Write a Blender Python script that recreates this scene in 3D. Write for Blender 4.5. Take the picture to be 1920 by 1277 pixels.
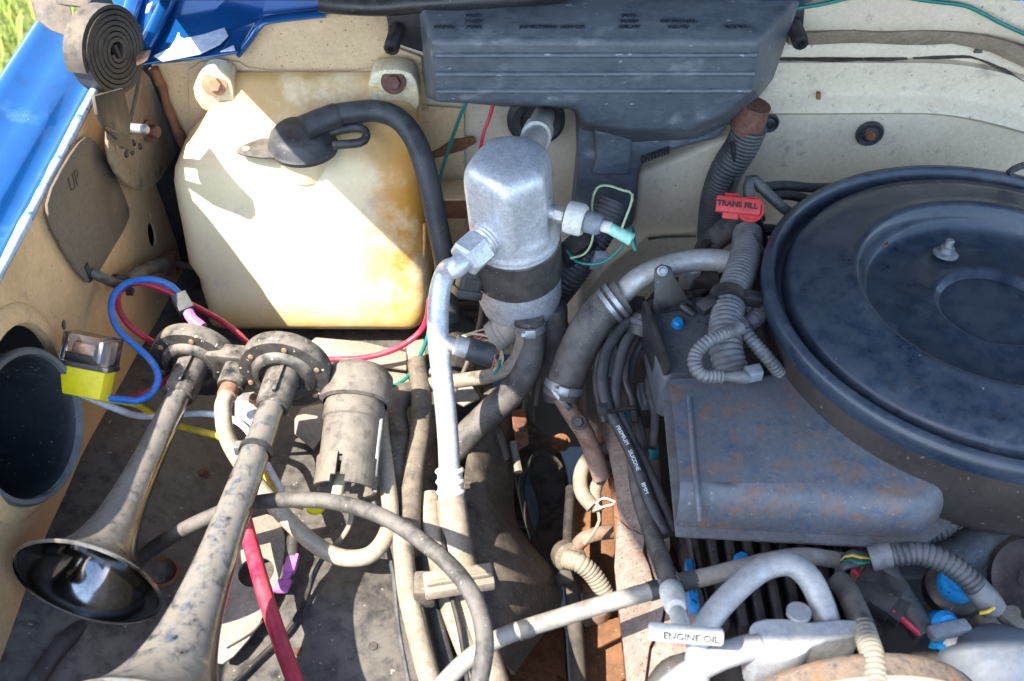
import bpy, bmesh, math, random
from mathutils import Vector, Matrix, noise

random.seed(7)
for o in list(bpy.data.objects):
    bpy.data.objects.remove(o)
scene = bpy.context.scene
COL = scene.collection
V = Vector
R = math.radians

# ------------------------------------------------------------------ camera, sky, sun, exposure
F = 1950.0                      # focal length in photo pixels
CAMZ = 1.75
cam_d = bpy.data.cameras.new('camera')
cam_d.sensor_width = 36.0
cam_d.lens = F / 1920.0 * 36.0
cam_d.clip_start = 0.02
cam_d.clip_end = 300
cam_d.dof.use_dof = True
cam_d.dof.focus_distance = 1.13
cam_d.dof.aperture_fstop = 7.0
cam = bpy.data.objects.new('camera', cam_d)
cam.location = (0, 0, CAMZ)
cam.rotation_euler = (R(45), 0, 0)
COL.objects.link(cam)
scene.camera = cam

SUN_DIR = (-1.0, -0.80, 1.80)     # the sun stands high, to the left and a little in front of the engine bay
SUN_EL = math.degrees(math.atan2(SUN_DIR[2], math.hypot(SUN_DIR[0], SUN_DIR[1])))
world = bpy.data.worlds.new('World')
scene.world = world
world.use_nodes = True
wn = world.node_tree
sky = wn.nodes.new('ShaderNodeTexSky')
sky.sky_type = 'NISHITA'
sky.sun_disc = False
sky.sun_elevation = R(SUN_EL)
sky.sun_rotation = math.atan2(SUN_DIR[0], SUN_DIR[1])
bg = wn.nodes['Background']
bg.inputs['Strength'].default_value = 0.15
wn.links.new(sky.outputs['Color'], bg.inputs['Color'])

sun_d = bpy.data.lights.new('sun', 'SUN')
sun_d.energy = 3.0
sun_d.angle = R(0.5)
sun_d.color = (1.0, 0.93, 0.82)
sun = bpy.data.objects.new('sun', sun_d)
to_sun = V(SUN_DIR).normalized()
sun.rotation_euler = to_sun.to_track_quat('Z', 'Y').to_euler()
sun.location = to_sun * 6
COL.objects.link(sun)

scene.view_settings.view_transform = 'Standard'
scene.view_settings.look = 'None'
scene.view_settings.exposure = 2.22
scene.view_settings.gamma = 1.0
scene.view_settings.use_curve_mapping = False
scene.cycles.max_bounces = 6
scene.cycles.diffuse_bounces = 3
scene.cycles.glossy_bounces = 3
scene.cycles.transparent_max_bounces = 8

# ------------------------------------------------------------------ helpers
def P(px, py, z=None, y=None, x=None, d=None):
    """A point of the place: the sight line of a photo pixel met with a height, a plane or a distance."""
    u = (px - 960.0) / F
    v = (638.5 - py) / F
    s = math.sqrt(0.5)
    dr = V((u, s * (1 + v), -s * (1 - v)))
    if z is not None:
        d = (z - CAMZ) / dr.z
    elif y is not None:
        d = y / dr.y
    elif x is not None:
        d = x / dr.x
    return V((0, 0, CAMZ)) + dr * d

def Z(pts):
    return [P(a, b, z=c) for a, b, c in pts]

def mk(name, bm, mat, parent=None, smooth=True, angle=42, kind=None):
    me = bpy.data.meshes.new(name)
    bmesh.ops.recalc_face_normals(bm, faces=bm.faces[:])
    bm.to_mesh(me)
    bm.free()
    return mkm(name, me, mat, parent, smooth, angle, kind)

def mkm(name, me, mat, parent=None, smooth=True, angle=42, kind=None):
    if smooth:
        me.shade_smooth()
        me.set_sharp_from_angle(angle=R(angle))
    o = bpy.data.objects.new(name, me)
    if mat is not None:
        me.materials.clear()
        me.materials.append(mat)
    COL.objects.link(o)
    if parent is not None:
        o.parent = parent
        if parent.type == 'EMPTY':
            o.matrix_parent_inverse = Matrix.Translation(-parent.location)
    if kind:
        o['kind'] = kind
    return o

def thing(name, label, cat, loc, group=None):
    o = bpy.data.objects.new(name, None)
    o.empty_display_size = 0.02
    o.location = loc
    COL.objects.link(o)
    o['label'] = label
    o['category'] = cat
    if group:
        o['group'] = group
    return o

def tag(o, label, cat, group=None):
    o['label'] = label
    o['category'] = cat
    if group:
        o['group'] = group
    return o

def spline(pts, n=10):
    pts = [V(p) for p in pts]
    if len(pts) < 3:
        return pts
    q = [pts[0] * 2 - pts[1]] + pts + [pts[-1] * 2 - pts[-2]]
    out = []
    for i in range(1, len(q) - 2):
        a, b, c, d = q[i - 1], q[i], q[i + 1], q[i + 2]
        for k in range(n):
            t = k / n
            out.append(0.5 * ((2 * b) + (c - a) * t + (2 * a - 5 * b + 4 * c - d) * t * t + (3 * b - a - 3 * c + d) * t ** 3))
    out.append(q[-2])
    return out

def resample(pts, step):
    L = [0.0]
    for a, b in zip(pts, pts[1:]):
        L.append(L[-1] + (b - a).length)
    n = max(2, int(L[-1] / step))
    out, j = [], 0
    for k in range(n + 1):
        s = L[-1] * k / n
        while j < len(L) - 2 and L[j + 1] < s:
            j += 1
        seg = L[j + 1] - L[j]
        t = 0 if seg < 1e-9 else (s - L[j]) / seg
        out.append(pts[j].lerp(pts[j + 1], t))
    return out

def perp(t):
    a = V((0, 0, 1)) if abs(t.z) < 0.9 else V((1, 0, 0))
    return t.cross(a).normalized()

def sweep(bm, pts, rad, seg=14, caps=True, squash=1.0, inner=None):
    """Sweep a circle along points, rad a number or a list; optional open bore."""
    n = len(pts)
    rad = rad if isinstance(rad, (list, tuple)) else [rad] * n
    t0 = (pts[1] - pts[0]).normalized()
    nrm = perp(t0)
    rings = []
    for i, p in enumerate(pts):
        t = (pts[min(i + 1, n - 1)] - pts[max(i - 1, 0)])
        t = t.normalized() if t.length > 1e-9 else t0
        nrm = (nrm - t * nrm.dot(t))
        nrm = nrm.normalized() if nrm.length > 1e-6 else perp(t)
        bn = t.cross(nrm)
        rings.append([bm.verts.new(p + (nrm * math.cos(2 * math.pi * k / seg) + bn * math.sin(2 * math.pi * k / seg) * squash) * rad[i]) for k in range(seg)])
    for a, b in zip(rings, rings[1:]):
        for k in range(seg):
            bm.faces.new((a[k], a[(k + 1) % seg], b[(k + 1) % seg], b[k]))
    if caps:
        bm.faces.new(rings[0][::-1])
        bm.faces.new(rings[-1])
    return rings

def tube(pts, r, seg=14, step=0.006, smooth=True, wob=0.0, squash=1.0):
    bm = bmesh.new()
    q = resample(spline(pts) if smooth else [V(p) for p in pts], step)
    if wob:
        rr = [r * (1 + wob * noise.noise(p * 40)) for p in q]
    else:
        rr = r
    sweep(bm, q, rr, seg, squash=squash)
    return bm

def loom(pts, r, pitch=0.0042, depth=0.0013, seg=16):
    """Corrugated conduit: every rib is geometry."""
    bm = bmesh.new()
    q = resample(spline(pts), pitch / 4)
    pat = (0.0, -0.25, -1.0, -0.25)
    rr = [r + depth * pat[i % 4] for i in range(len(q))]
    sweep(bm, q, rr, seg)
    return bm

def lathe(prof, org, axis, seg=32, xref=None, bm=None, cap0=True, cap1=True):
    bm = bm or bmesh.new()
    ax = V(axis).normalized()
    nx = perp(ax) if xref is None else (V(xref) - ax * V(xref).dot(ax)).normalized()
    ny = ax.cross(nx)
    org = V(org)
    rings = []
    for r, h in prof:
        if r < 1e-6:
            rings.append([bm.verts.new(org + ax * h)])
        else:
            rings.append([bm.verts.new(org + ax * h + (nx * math.cos(2 * math.pi * k / seg) + ny * math.sin(2 * math.pi * k / seg)) * r) for k in range(seg)])
    for a, b in zip(rings, rings[1:]):
        for k in range(seg):
            k2 = (k + 1) % seg
            if len(a) == 1 and len(b) == 1:
                continue
            if len(a) == 1:
                bm.faces.new((a[0], b[k2], b[k]))
            elif len(b) == 1:
                bm.faces.new((a[k], a[k2], b[0]))
            else:
                bm.faces.new((a[k], a[k2], b[k2], b[k]))
    if cap0 and len(rings[0]) > 1:
        bm.faces.new(rings[0][::-1])
    if cap1 and len(rings[-1]) > 1:
        bm.faces.new(rings[-1])
    return bm

def bevel(bm, off, segs=2, ang=20):
    if off <= 0:
        return bm
    bmesh.ops.recalc_face_normals(bm, faces=bm.faces[:])
    es = [e for e in bm.edges if len(e.link_faces) == 2 and e.calc_face_angle(0) > R(ang)]
    bmesh.ops.bevel(bm, geom=es, offset=off, segments=segs, affect='EDGES', profile=0.5, clamp_overlap=True)
    return bm

def prism(outline, off, bev=0.0, segs=2, back=None):
    """Solid between an outline (3D points) and the same outline moved by off (or a second outline)."""
    bm = bmesh.new()
    a = [bm.verts.new(p) for p in outline]
    b = [bm.verts.new(p) for p in (back if back else [V(p) + V(off) for p in outline])]
    n = len(a)
    bm.faces.new(a)
    bm.faces.new(b[::-1])
    for i in range(n):
        j = (i + 1) % n
        bm.faces.new((a[j], a[i], b[i], b[j]))
    return bevel(bm, bev, segs)

def box(c, ax, ay, az, bev=0.0, segs=2, bm=None):
    """Box about c with three half-extent vectors."""
    bm2 = bmesh.new()
    c, ax, ay, az = V(c), V(ax), V(ay), V(az)
    vs = [bm2.verts.new(c + ax * i + ay * j + az * k) for i in (-1, 1) for j in (-1, 1) for k in (-1, 1)]
    for f in ((0, 1, 3, 2), (4, 6, 7, 5), (0, 4, 5, 1), (2, 3, 7, 6), (0, 2, 6, 4), (1, 5, 7, 3)):
        bm2.faces.new([vs[i] for i in f])
    bevel(bm2, bev, segs)
    return bm2

def bar(a, b, w, t, up=(0, 0, 1), bev=0.001):
    """Flat bar from a to b, w wide and t thick."""
    a, b = V(a), V(b)
    d = (b - a)
    n = (V(up) - d.normalized() * V(up).dot(d.normalized())).normalized()
    s = d.normalized().cross(n)
    return box((a + b) / 2, d / 2, s * w / 2, n * t / 2, bev)

def loft(rings, cap0=True, cap1=True):
    bm = bmesh.new()
    rs = [[bm.verts.new(p) for p in r] for r in rings]
    n = len(rs[0])
    for a, b in zip(rs, rs[1:]):
        for k in range(n):
            bm.faces.new((a[k], a[(k + 1) % n], b[(k + 1) % n], b[k]))
    if cap0:
        bm.faces.new(rs[0][::-1])
    if cap1:
        bm.faces.new(rs[-1])
    return bm

def round_rect(x0, x1, y0, y1, r, z, n=5, zf=None):
    pts = []
    for cx, cy, a0 in ((x1 - r, y1 - r, 0), (x0 + r, y1 - r, 90), (x0 + r, y0 + r, 180), (x1 - r, y0 + r, 270)):
        for k in range(n + 1):
            a = R(a0 + 90 * k / n)
            pts.append(V((cx + r * math.cos(a), cy + r * math.sin(a), z)))
    return pts

def merge(*bms):
    out = bmesh.new()
    for b in bms:
        me = bpy.data.meshes.new('tmp')
        b.to_mesh(me)
        b.free()
        out.from_mesh(me)
        bpy.data.meshes.remove(me)
    return out

def chaikin(pts, it=2):
    pts = [V(p) for p in pts]
    for _ in range(it):
        out = []
        for i in range(len(pts)):
            a, b = pts[i], pts[(i + 1) % len(pts)]
            out += [a.lerp(b, 0.25), a.lerp(b, 0.75)]
        pts = out
    return pts

def bolt(c, n, r, mat, parent, name='bolt', washer=1.5, h=0.6, hexa=6):
    """Hex head on a washer."""
    n = V(n).normalized()
    bm1 = lathe([(r * washer, 0), (r * washer, r * 0.16), (r * washer * 0.92, r * 0.22), (0, r * 0.22)], c, n, 24)
    bm2 = lathe([(r, 0), (r, r * h), (r * 0.86, r * (h + 0.16)), (0, r * (h + 0.16))], V(c) + n * r * 0.2, n, hexa)
    return mk(name, merge(bm1, bm2), mat, parent, angle=25)

def boolean_cut(o, cutters):
    for c in cutters:
        m = o.modifiers.new('cut', 'BOOLEAN')
        m.operation = 'DIFFERENCE'
        m.solver = 'EXACT'
        m.object = c
    dg = bpy.context.evaluated_depsgraph_get()
    me = bpy.data.meshes.new_from_object(o.evaluated_get(dg))
    o.modifiers.clear()
    o.data = me
    for c in cutters:
        bpy.data.objects.remove(c)

def lettering(name, body, size, org, xdir, ydir, mat, parent, ext=0.0004, align='CENTER', lift=0.0, sx=1.0, bold=0.0):
    cu = bpy.data.curves.new(name, 'FONT')
    cu.body = body
    cu.size = size
    cu.extrude = ext
    cu.offset = bold
    cu.align_x = align
    cu.align_y = 'CENTER'
    cu.resolution_u = 3
    ob = bpy.data.objects.new('tmp_text', cu)
    COL.objects.link(ob)
    dg = bpy.context.evaluated_depsgraph_get()
    me = bpy.data.meshes.new_from_object(ob.evaluated_get(dg))
    bpy.data.objects.remove(ob)
    bpy.data.curves.remove(cu)
    x = V(xdir).normalized()
    zz = x.cross(V(ydir)).normalized()
    yy = zz.cross(x)
    m = Matrix((x * sx, yy, zz)).transposed().to_4x4()
    m.translation = V(org) + zz * lift
    me.transform(m)
    return mkm(name, me, mat, parent, smooth=False)

# ------------------------------------------------------------------ materials
def rgb(c):
    return (c[0], c[1], c[2], 1)

def M(name, c1, c2=None, scale=60, rough=0.5, metal=0.0, patch=None, speck=None, dust=None, bump=0.0, bscale=None, rvar=0.15, coat=0.0,
      trans=0.0, ior=1.45, sss=0.0, spec=0.5, detail=4.0, patch2=None, stretch=None, grit=0.3, zone=None):
    """patch/patch2 = (colour, noise scale, threshold, softness); speck the same, fine; dust = (colour, amount) lies on faces that look up."""
    m = bpy.data.materials.new(name)
    m.use_nodes = True
    nt = m.node_tree
    N, L = nt.nodes, nt.links
    b = N['Principled BSDF']
    tc = N.new('ShaderNodeTexCoord')
    src = tc.outputs['Object']
    if stretch:
        mp = N.new('ShaderNodeMapping')
        mp.inputs['Scale'].default_value = stretch
        L.new(src, mp.inputs['Vector'])
        src = mp.outputs['Vector']

    def nz(sc, det=detail, ro=0.6):
        n = N.new('ShaderNodeTexNoise')
        n.inputs['Scale'].default_value = sc
        n.inputs['Detail'].default_value = det
        n.inputs['Roughness'].default_value = ro
        L.new(src, n.inputs['Vector'])
        return n.outputs['Fac']

    def ramp(f, lo, hi):
        r = N.new('ShaderNodeMapRange')
        r.interpolation_type = 'SMOOTHSTEP'
        r.inputs['From Min'].default_value = lo
        r.inputs['From Max'].default_value = hi
        L.new(f, r.inputs['Value'])
        return r.outputs['Result']

    def mix(f, a, bb):
        x = N.new('ShaderNodeMix')
        x.data_type = 'RGBA'
        L.new(f, x.inputs['Factor'])
        for s, val in ((6, a), (7, bb)):
            if isinstance(val, tuple):
                x.inputs[s].default_value = rgb(val)
            else:
                L.new(val, x.inputs[s])
        return x.outputs[2]

    base = nz(scale)
    col = mix(ramp(base, 0.3, 0.7), c1, c2 or c1)
    rfac = None
    for p in (patch, patch2):
        if p:
            f = ramp(nz(p[1], 5.0, 0.65), p[2], p[2] + p[3])
            col = mix(f, col, p[0])
            rfac = f
    if speck:
        f = ramp(nz(speck[1], 1.5, 0.7), speck[2], speck[2] + speck[3])
        col = mix(f, col, speck[0])
    if zone:
        # stain zones: (axis, from, to, colour, noise scale)
        for ax_, lo_, hi_, zc, zs in zone:
            sx_ = N.new('ShaderNodeSeparateXYZ')
            L.new(tc.outputs['Object'], sx_.inputs['Vector'])
            zr = ramp(sx_.outputs[ax_], lo_, hi_)
            ad = N.new('ShaderNodeMath')
            ad.operation = 'MULTIPLY'
            L.new(zr, ad.inputs[0])
            L.new(ramp(nz(zs, 5.0, 0.65), 0.30, 0.56), ad.inputs[1])
            col = mix(ad.outputs[0], col, zc)
    if grit:
        # fine uneven soiling over every surface
        gm = N.new('ShaderNodeMapRange')
        gm.inputs['From Min'].default_value = 0.3
        gm.inputs['From Max'].default_value = 0.7
        gm.inputs['To Min'].default_value = 1.0 - grit
        gm.inputs['To Max'].default_value = 1.0 + grit * 0.8
        L.new(nz(170, 4.0, 0.85), gm.inputs['Value'])
        vm = N.new('ShaderNodeVectorMath')
        vm.operation = 'SCALE'
        L.new(col, vm.inputs[0])
        L.new(gm.outputs['Result'], vm.inputs['Scale'])
        col = vm.outputs['Vector']
    rr = N.new('ShaderNodeMapRange')
    rr.inputs['From Min'].default_value = 0.25
    rr.inputs['From Max'].default_value = 0.75
    rr.inputs['To Min'].default_value = max(0.02, rough - rvar)
    rr.inputs['To Max'].default_value = min(1, rough + rvar)
    L.new(base, rr.inputs['Value'])
    rough_out = rr.outputs['Result']
    met_out = None
    if dust:
        g = N.new('ShaderNodeNewGeometry')
        sp = N.new('ShaderNodeSeparateXYZ')
        L.new(g.outputs['Normal'], sp.inputs['Vector'])
        up = ramp(sp.outputs['Z'], dust[5] if len(dust) > 5 else -0.25, dust[6] if len(dust) > 6 else 0.9)
        mu = N.new('ShaderNodeMath')
        mu.operation = 'MULTIPLY'
        L.new(up, mu.inputs[0])
        L.new(ramp(nz(dust[2] if len(dust) > 2 else 45, 5.0, 0.7), dust[3] if len(dust) > 3 else 0.30, dust[4] if len(dust) > 4 else 0.62), mu.inputs[1])
        m2 = N.new('ShaderNodeMath')
        m2.operation = 'MULTIPLY'
        L.new(mu.outputs[0], m2.inputs[0])
        m2.inputs[1].default_value = dust[1]
        col = mix(m2.outputs[0], col, dust[0])
        mr = N.new('ShaderNodeMix')
        L.new(m2.outputs[0], mr.inputs[0])
        L.new(rough_out, mr.inputs[2])
        mr.inputs[3].default_value = 0.9
        rough_out = mr.outputs[0]
        if metal > 0:
            mm = N.new('ShaderNodeMath')
            mm.operation = 'MULTIPLY_ADD'
            L.new(m2.outputs[0], mm.inputs[0])
            mm.inputs[1].default_value = -metal
            mm.inputs[2].default_value = metal
            met_out = mm.outputs[0]
    L.new(col, b.inputs['Base Color'])
    L.new(rough_out, b.inputs['Roughness'])
    b.inputs['Metallic'].default_value = metal
    if met_out:
        L.new(met_out, b.inputs['Metallic'])
    b.inputs['Coat Weight'].default_value = coat
    b.inputs['Coat Roughness'].default_value = 0.08
    b.inputs['Transmission Weight'].default_value = trans
    b.inputs['IOR'].default_value = ior
    b.inputs['Specular IOR Level'].default_value = spec
    if sss:
        b.inputs['Subsurface Weight'].default_value = sss
        b.inputs['Subsurface Radius'].default_value = (1.0, 0.6, 0.3)
        b.inputs['Subsurface Scale'].default_value = 0.012
    if bump:
        bp = N.new('ShaderNodeBump')
        bp.inputs['Strength'].default_value = 1.0
        bp.inputs['Distance'].default_value = bump
        L.new(nz(bscale or scale * 3, 2.5), bp.inputs['Height'])
        L.new(bp.outputs['Normal'], b.inputs['Normal'])
    return m

TAN = (0.46, 0.35, 0.22)
MUD = (0.33, 0.25, 0.17)
DUSTC = (0.40, 0.33, 0.25)
m_cream = M('cream_paint', (0.66, 0.57, 0.425), (0.59, 0.50, 0.36), 9, 0.5, grit=0.14, patch=((0.36, 0.31, 0.24), 22, 0.60, 0.16), speck=((0.22, 0.18, 0.14), 150, 0.70, 0.06), patch2=((0.44, 0.38, 0.29), 70, 0.60, 0.10), bump=0.0006, bscale=300)
m_cowl = M('cowl_tan_paint', (0.68, 0.48, 0.27), (0.58, 0.40, 0.22), 16, 0.55, grit=0.14, patch=((0.38, 0.22, 0.10), 14, 0.60, 0.14), speck=((0.2, 0.13, 0.07), 260, 0.66, 0.05))
m_panel = M('inner_panel_tan', (0.68, 0.45, 0.235), (0.58, 0.375, 0.19), 14, 0.5, grit=0.14, patch=((0.40, 0.27, 0.16), 30, 0.58, 0.2), speck=((0.18, 0.11, 0.06), 200, 0.70, 0.04))
m_up = M('access_plate_taupe', (0.115, 0.092, 0.068), (0.15, 0.12, 0.09), 24, 0.6, patch=((0.13, 0.09, 0.06), 35, 0.58, 0.12), speck=((0.4, 0.33, 0.25), 150, 0.72, 0.05))
m_blue = M('blue_metallic_paint', (0.006, 0.085, 0.27), (0.006, 0.07, 0.22), 30, 0.22, 0.25, rvar=0.06, grit=0.04, coat=0.8, patch=((0.06, 0.17, 0.36), 16, 0.58, 0.2), speck=((0.4, 0.5, 0.6), 90, 0.76, 0.03))
m_litchip = M('chipped_sunlit_edge', (0.50, 0.58, 0.66), (0.35, 0.45, 0.60), 60, 0.5, patch=((0.05, 0.18, 0.42), 70, 0.58, 0.05))  # chipped paint; the pale tone also paints in sunlight on the edge
m_peel = M('peeling_primer', (0.62, 0.68, 0.78), (0.55, 0.60, 0.70), 40, 0.6, patch=((0.38, 0.45, 0.58), 26, 0.56, 0.2), bump=0.0015, bscale=90)
m_floor = M('liner_black_rubber', (0.034, 0.034, 0.035), (0.055, 0.052, 0.049), 12, 0.42, dust=((0.20, 0.178, 0.15), 0.52, 60), speck=((0.34, 0.30, 0.26), 130, 0.69, 0.05), bump=0.0009, bscale=60)
m_tank = M('tank_plastic', (0.84, 0.71, 0.46), (0.79, 0.64, 0.38), 7, 0.4, patch=((0.66, 0.46, 0.19), 9, 0.62, 0.16), patch2=((0.66, 0.57, 0.42), 22, 0.57, 0.12), rvar=0.1, grit=0.06,
           zone=[(0, -0.215, -0.13, (0.56, 0.25, 0.035), 13), (2, 1.00, 1.08, (0.55, 0.34, 0.13), 16), (2, 0.88, 0.81, (0.70, 0.46, 0.12), 8)])
m_tab = M('tank_tab_plastic', (0.76, 0.67, 0.47), (0.66, 0.52, 0.30), 18, 0.45, patch=((0.55, 0.33, 0.10), 25, 0.60, 0.14))
m_rubber = M('black_rubber', (0.026, 0.028, 0.031), (0.038, 0.040, 0.043), 50, 0.5, dust=((0.22, 0.21, 0.2), 0.22), speck=((0.2, 0.19, 0.17), 300, 0.70, 0.06))
m_rubberd = M('dusty_rubber', (0.045, 0.042, 0.038), (0.07, 0.063, 0.054), 40, 0.6, dust=((0.25, 0.225, 0.195), 0.48, 40), speck=((0.26, 0.24, 0.21), 240, 0.68, 0.06))
m_muddy = M('muddy_hose', (0.23, 0.19, 0.14), (0.33, 0.275, 0.21), 30, 0.75, patch=((0.13, 0.105, 0.075), 40, 0.58, 0.15))
m_plastic = M('aged_black_plastic', (0.062, 0.075, 0.090), (0.095, 0.110, 0.130), 26, 0.42, patch=((0.17, 0.185, 0.205), 34, 0.56, 0.14), speck=((0.30, 0.31, 0.33), 160, 0.69, 0.07), dust=((0.22, 0.23, 0.25), 0.35, 60), stretch=(0.5, 1, 1))
m_black = M('black_plastic', (0.016, 0.016, 0.018), (0.028, 0.028, 0.03), 40, 0.4, speck=((0.15, 0.14, 0.13), 260, 0.68, 0.06), dust=(DUSTC, 0.12))
m_dark = M('grimy_dark_metal', (0.022, 0.021, 0.02), (0.045, 0.04, 0.036), 30, 0.6, dust=((0.16, 0.13, 0.10), 0.5))
m_alu = M('aluminium', (0.62, 0.63, 0.64), (0.54, 0.55, 0.57), 60, 0.42, 0.45, patch=((0.40, 0.41, 0.43), 40, 0.60, 0.12), speck=((0.75, 0.76, 0.78), 420, 0.62, 0.06))
m_alup = M('darkened_aluminium', (0.40, 0.405, 0.41), (0.32, 0.325, 0.335), 60, 0.45, 0.4, patch=((0.28, 0.275, 0.27), 40, 0.56, 0.12), dust=((0.38, 0.34, 0.28), 0.4))  # darker copy of the aluminium, keeps the sunlit pipes from burning out
m_alud = M('dusty_aluminium', (0.55, 0.54, 0.52), (0.45, 0.43, 0.40), 50, 0.45, 0.55, dust=((0.5, 0.44, 0.36), 0.5), speck=((0.3, 0.28, 0.25), 300, 0.66, 0.06))
m_steel = M('zinc_steel', (0.42, 0.43, 0.44), (0.32, 0.33, 0.34), 70, 0.4, 0.8, dust=(DUSTC, 0.3))
m_chrome = M('dusty_chrome', (0.36, 0.35, 0.33), (0.28, 0.265, 0.24), 40, 0.22, 1.0, dust=((0.19, 0.165, 0.134), 0.90, 70, 0.26, 0.64, 0.28, 0.80), rvar=0.08)
m_bell = M('bell_chrome', (0.24, 0.24, 0.245), (0.18, 0.18, 0.18), 40, 0.12, 1.0, rvar=0.08)
m_hornblk = M('horn_black', (0.018, 0.018, 0.018), (0.03, 0.028, 0.026), 60, 0.4, dust=((0.30, 0.26, 0.21), 0.6, 60), speck=((0.5, 0.46, 0.4), 170, 0.68, 0.05))
m_copper = M('copper_rivet', (0.60, 0.36, 0.24), (0.5, 0.28, 0.18), 200, 0.4, 0.6)
m_rust = M('rusty_iron', (0.16, 0.065, 0.03), (0.26, 0.115, 0.055), 60, 0.8, patch=((0.08, 0.04, 0.025), 60, 0.58, 0.1))
m_rustbolt = M('rust_bolt', (0.17, 0.075, 0.05), (0.11, 0.05, 0.035), 150, 0.7)
m_orange = M('orange_rust_frame', (0.24, 0.11, 0.05), (0.15, 0.075, 0.04), 28, 0.8, patch=((0.09, 0.06, 0.045), 24, 0.58, 0.12), speck=((0.5, 0.3, 0.16), 200, 0.66, 0.06), bump=0.0006)
m_lid = M('air_cleaner_paint', (0.014, 0.026, 0.044), (0.026, 0.042, 0.064), 14, 0.30, coat=0.25, patch=((0.085, 0.10, 0.122), 28, 0.58, 0.16), patch2=((0.006, 0.010, 0.018), 34, 0.57, 0.12), speck=((0.28, 0.29, 0.31), 120, 0.745, 0.05), dust=((0.085, 0.092, 0.105), 0.42, 55), rvar=0.12)
m_base = M('air_cleaner_base_paint', (0.030, 0.026, 0.024), (0.045, 0.037, 0.032), 14, 0.6, speck=((0.2, 0.16, 0.12), 200, 0.69, 0.05))
m_snork = M('snorkel_worn_paint', (0.10, 0.110, 0.125), (0.145, 0.152, 0.165), 14, 0.42, patch=((0.20, 0.125, 0.095), 42, 0.50, 0.12), patch2=((0.075, 0.105, 0.145), 48, 0.54, 0.10), speck=((0.25, 0.25, 0.27), 210, 0.67, 0.06), dust=((0.16, 0.155, 0.155), 0.4, 40))
m_loom = M('grey_loom', (0.075, 0.078, 0.082), (0.11, 0.112, 0.118), 40, 0.55, dust=((0.30, 0.29, 0.275), 0.5))
m_loomd = M('dark_loom', (0.035, 0.037, 0.042), (0.055, 0.057, 0.06), 40, 0.5, dust=((0.22, 0.21, 0.2), 0.4))
m_loomt = M('tan_loom', (0.25, 0.22, 0.17), (0.19, 0.165, 0.125), 40, 0.7, patch=((0.10, 0.085, 0.065), 60, 0.56, 0.12), dust=((0.34, 0.29, 0.22), 0.5))
m_taupe = M('taupe_wheelhouse', (0.070, 0.057, 0.045), (0.115, 0.095, 0.074), 40, 0.65, grit=0.45, patch=((0.045, 0.037, 0.03), 60, 0.56, 0.12), dust=((0.27, 0.225, 0.17), 0.55, 50), speck=((0.33, 0.27, 0.2), 200, 0.66, 0.05))
m_shield = M('scaled_heat_shield', (0.30, 0.23, 0.19), (0.22, 0.165, 0.135), 40, 0.8, patch=((0.24, 0.14, 0.10), 24, 0.56, 0.14), speck=((0.15, 0.10, 0.08), 260, 0.62, 0.06), bump=0.0012, bscale=160)
m_palet = M('pale_bracket_metal', (0.34, 0.305, 0.25), (0.27, 0.235, 0.19), 20, 0.6, patch=((0.30, 0.26, 0.2), 30, 0.60, 0.14))
m_red = M('red_plastic', (0.55, 0.05, 0.05), (0.62, 0.07, 0.06), 60, 0.45)
m_redw = M('red_wire', (0.55, 0.01, 0.05), (0.62, 0.015, 0.07), 60, 0.35, dust=((0.36, 0.30, 0.24), 0.22))
m_bluew = M('blue_wire', (0.01, 0.15, 0.55), (0.015, 0.18, 0.6), 60, 0.35, dust=((0.36, 0.30, 0.24), 0.22))
m_yelw = M('yellow_wire', (0.80, 0.55, 0.02), (0.7, 0.5, 0.03), 60, 0.4, dust=((0.36, 0.30, 0.24), 0.22))
m_whtw = M('white_wire', (0.72, 0.72, 0.76), (0.62, 0.62, 0.66), 60, 0.4)
m_grnw = M('green_wire', (0.01, 0.16, 0.13), (0.015, 0.2, 0.15), 60, 0.4)
m_yel = M('yellow_socket', (0.80, 0.66, 0.01), (0.74, 0.60, 0.01), 40, 0.4, grit=0.12)
m_pink = M('pink_terminal', (0.62, 0.17, 0.50), (0.68, 0.22, 0.56), 60, 0.35)
m_green = M('pale_green_connector', (0.30, 0.62, 0.50), (0.36, 0.68, 0.56), 60, 0.4)
m_grey = M('grey_connector', (0.16, 0.19, 0.22), (0.20, 0.23, 0.26), 60, 0.45, dust=(DUSTC, 0.2))
m_white = M('white_nylon', (0.76, 0.74, 0.68), (0.66, 0.63, 0.56), 40, 0.45, dust=((0.5, 0.45, 0.37), 0.4))
m_vinyl = M('clear_vinyl', (0.52, 0.46, 0.35), (0.42, 0.36, 0.26), 30, 0.35, trans=0.25, patch=((0.42, 0.33, 0.22), 30, 0.6, 0.2))
m_clear = M('clear_cover', (0.9, 0.88, 0.86), None, 30, 0.08, trans=1.0, rvar=0.05, grit=0)
m_pump = M('pump_dusty', (0.105, 0.092, 0.076), (0.165, 0.143, 0.118), 40, 0.65, patch=((0.06, 0.052, 0.044), 60, 0.54, 0.12), dust=((0.27, 0.235, 0.185), 0.45, 70))
m_teal = M('teal_engine_paint', (0.01, 0.11, 0.14), (0.02, 0.16, 0.2), 60, 0.5, patch=((0.03, 0.03, 0.03), 60, 0.55, 0.1))
m_bluecap = M('blue_cap', (0.01, 0.20, 0.50), (0.015, 0.26, 0.58), 60, 0.4, speck=((0.02, 0.04, 0.07), 160, 0.66, 0.05))
m_print = M('dark_print', (0.02, 0.025, 0.03), None, 50, 0.6)
m_printw = M('white_print', (0.75, 0.75, 0.75), None, 50, 0.6)
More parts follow.
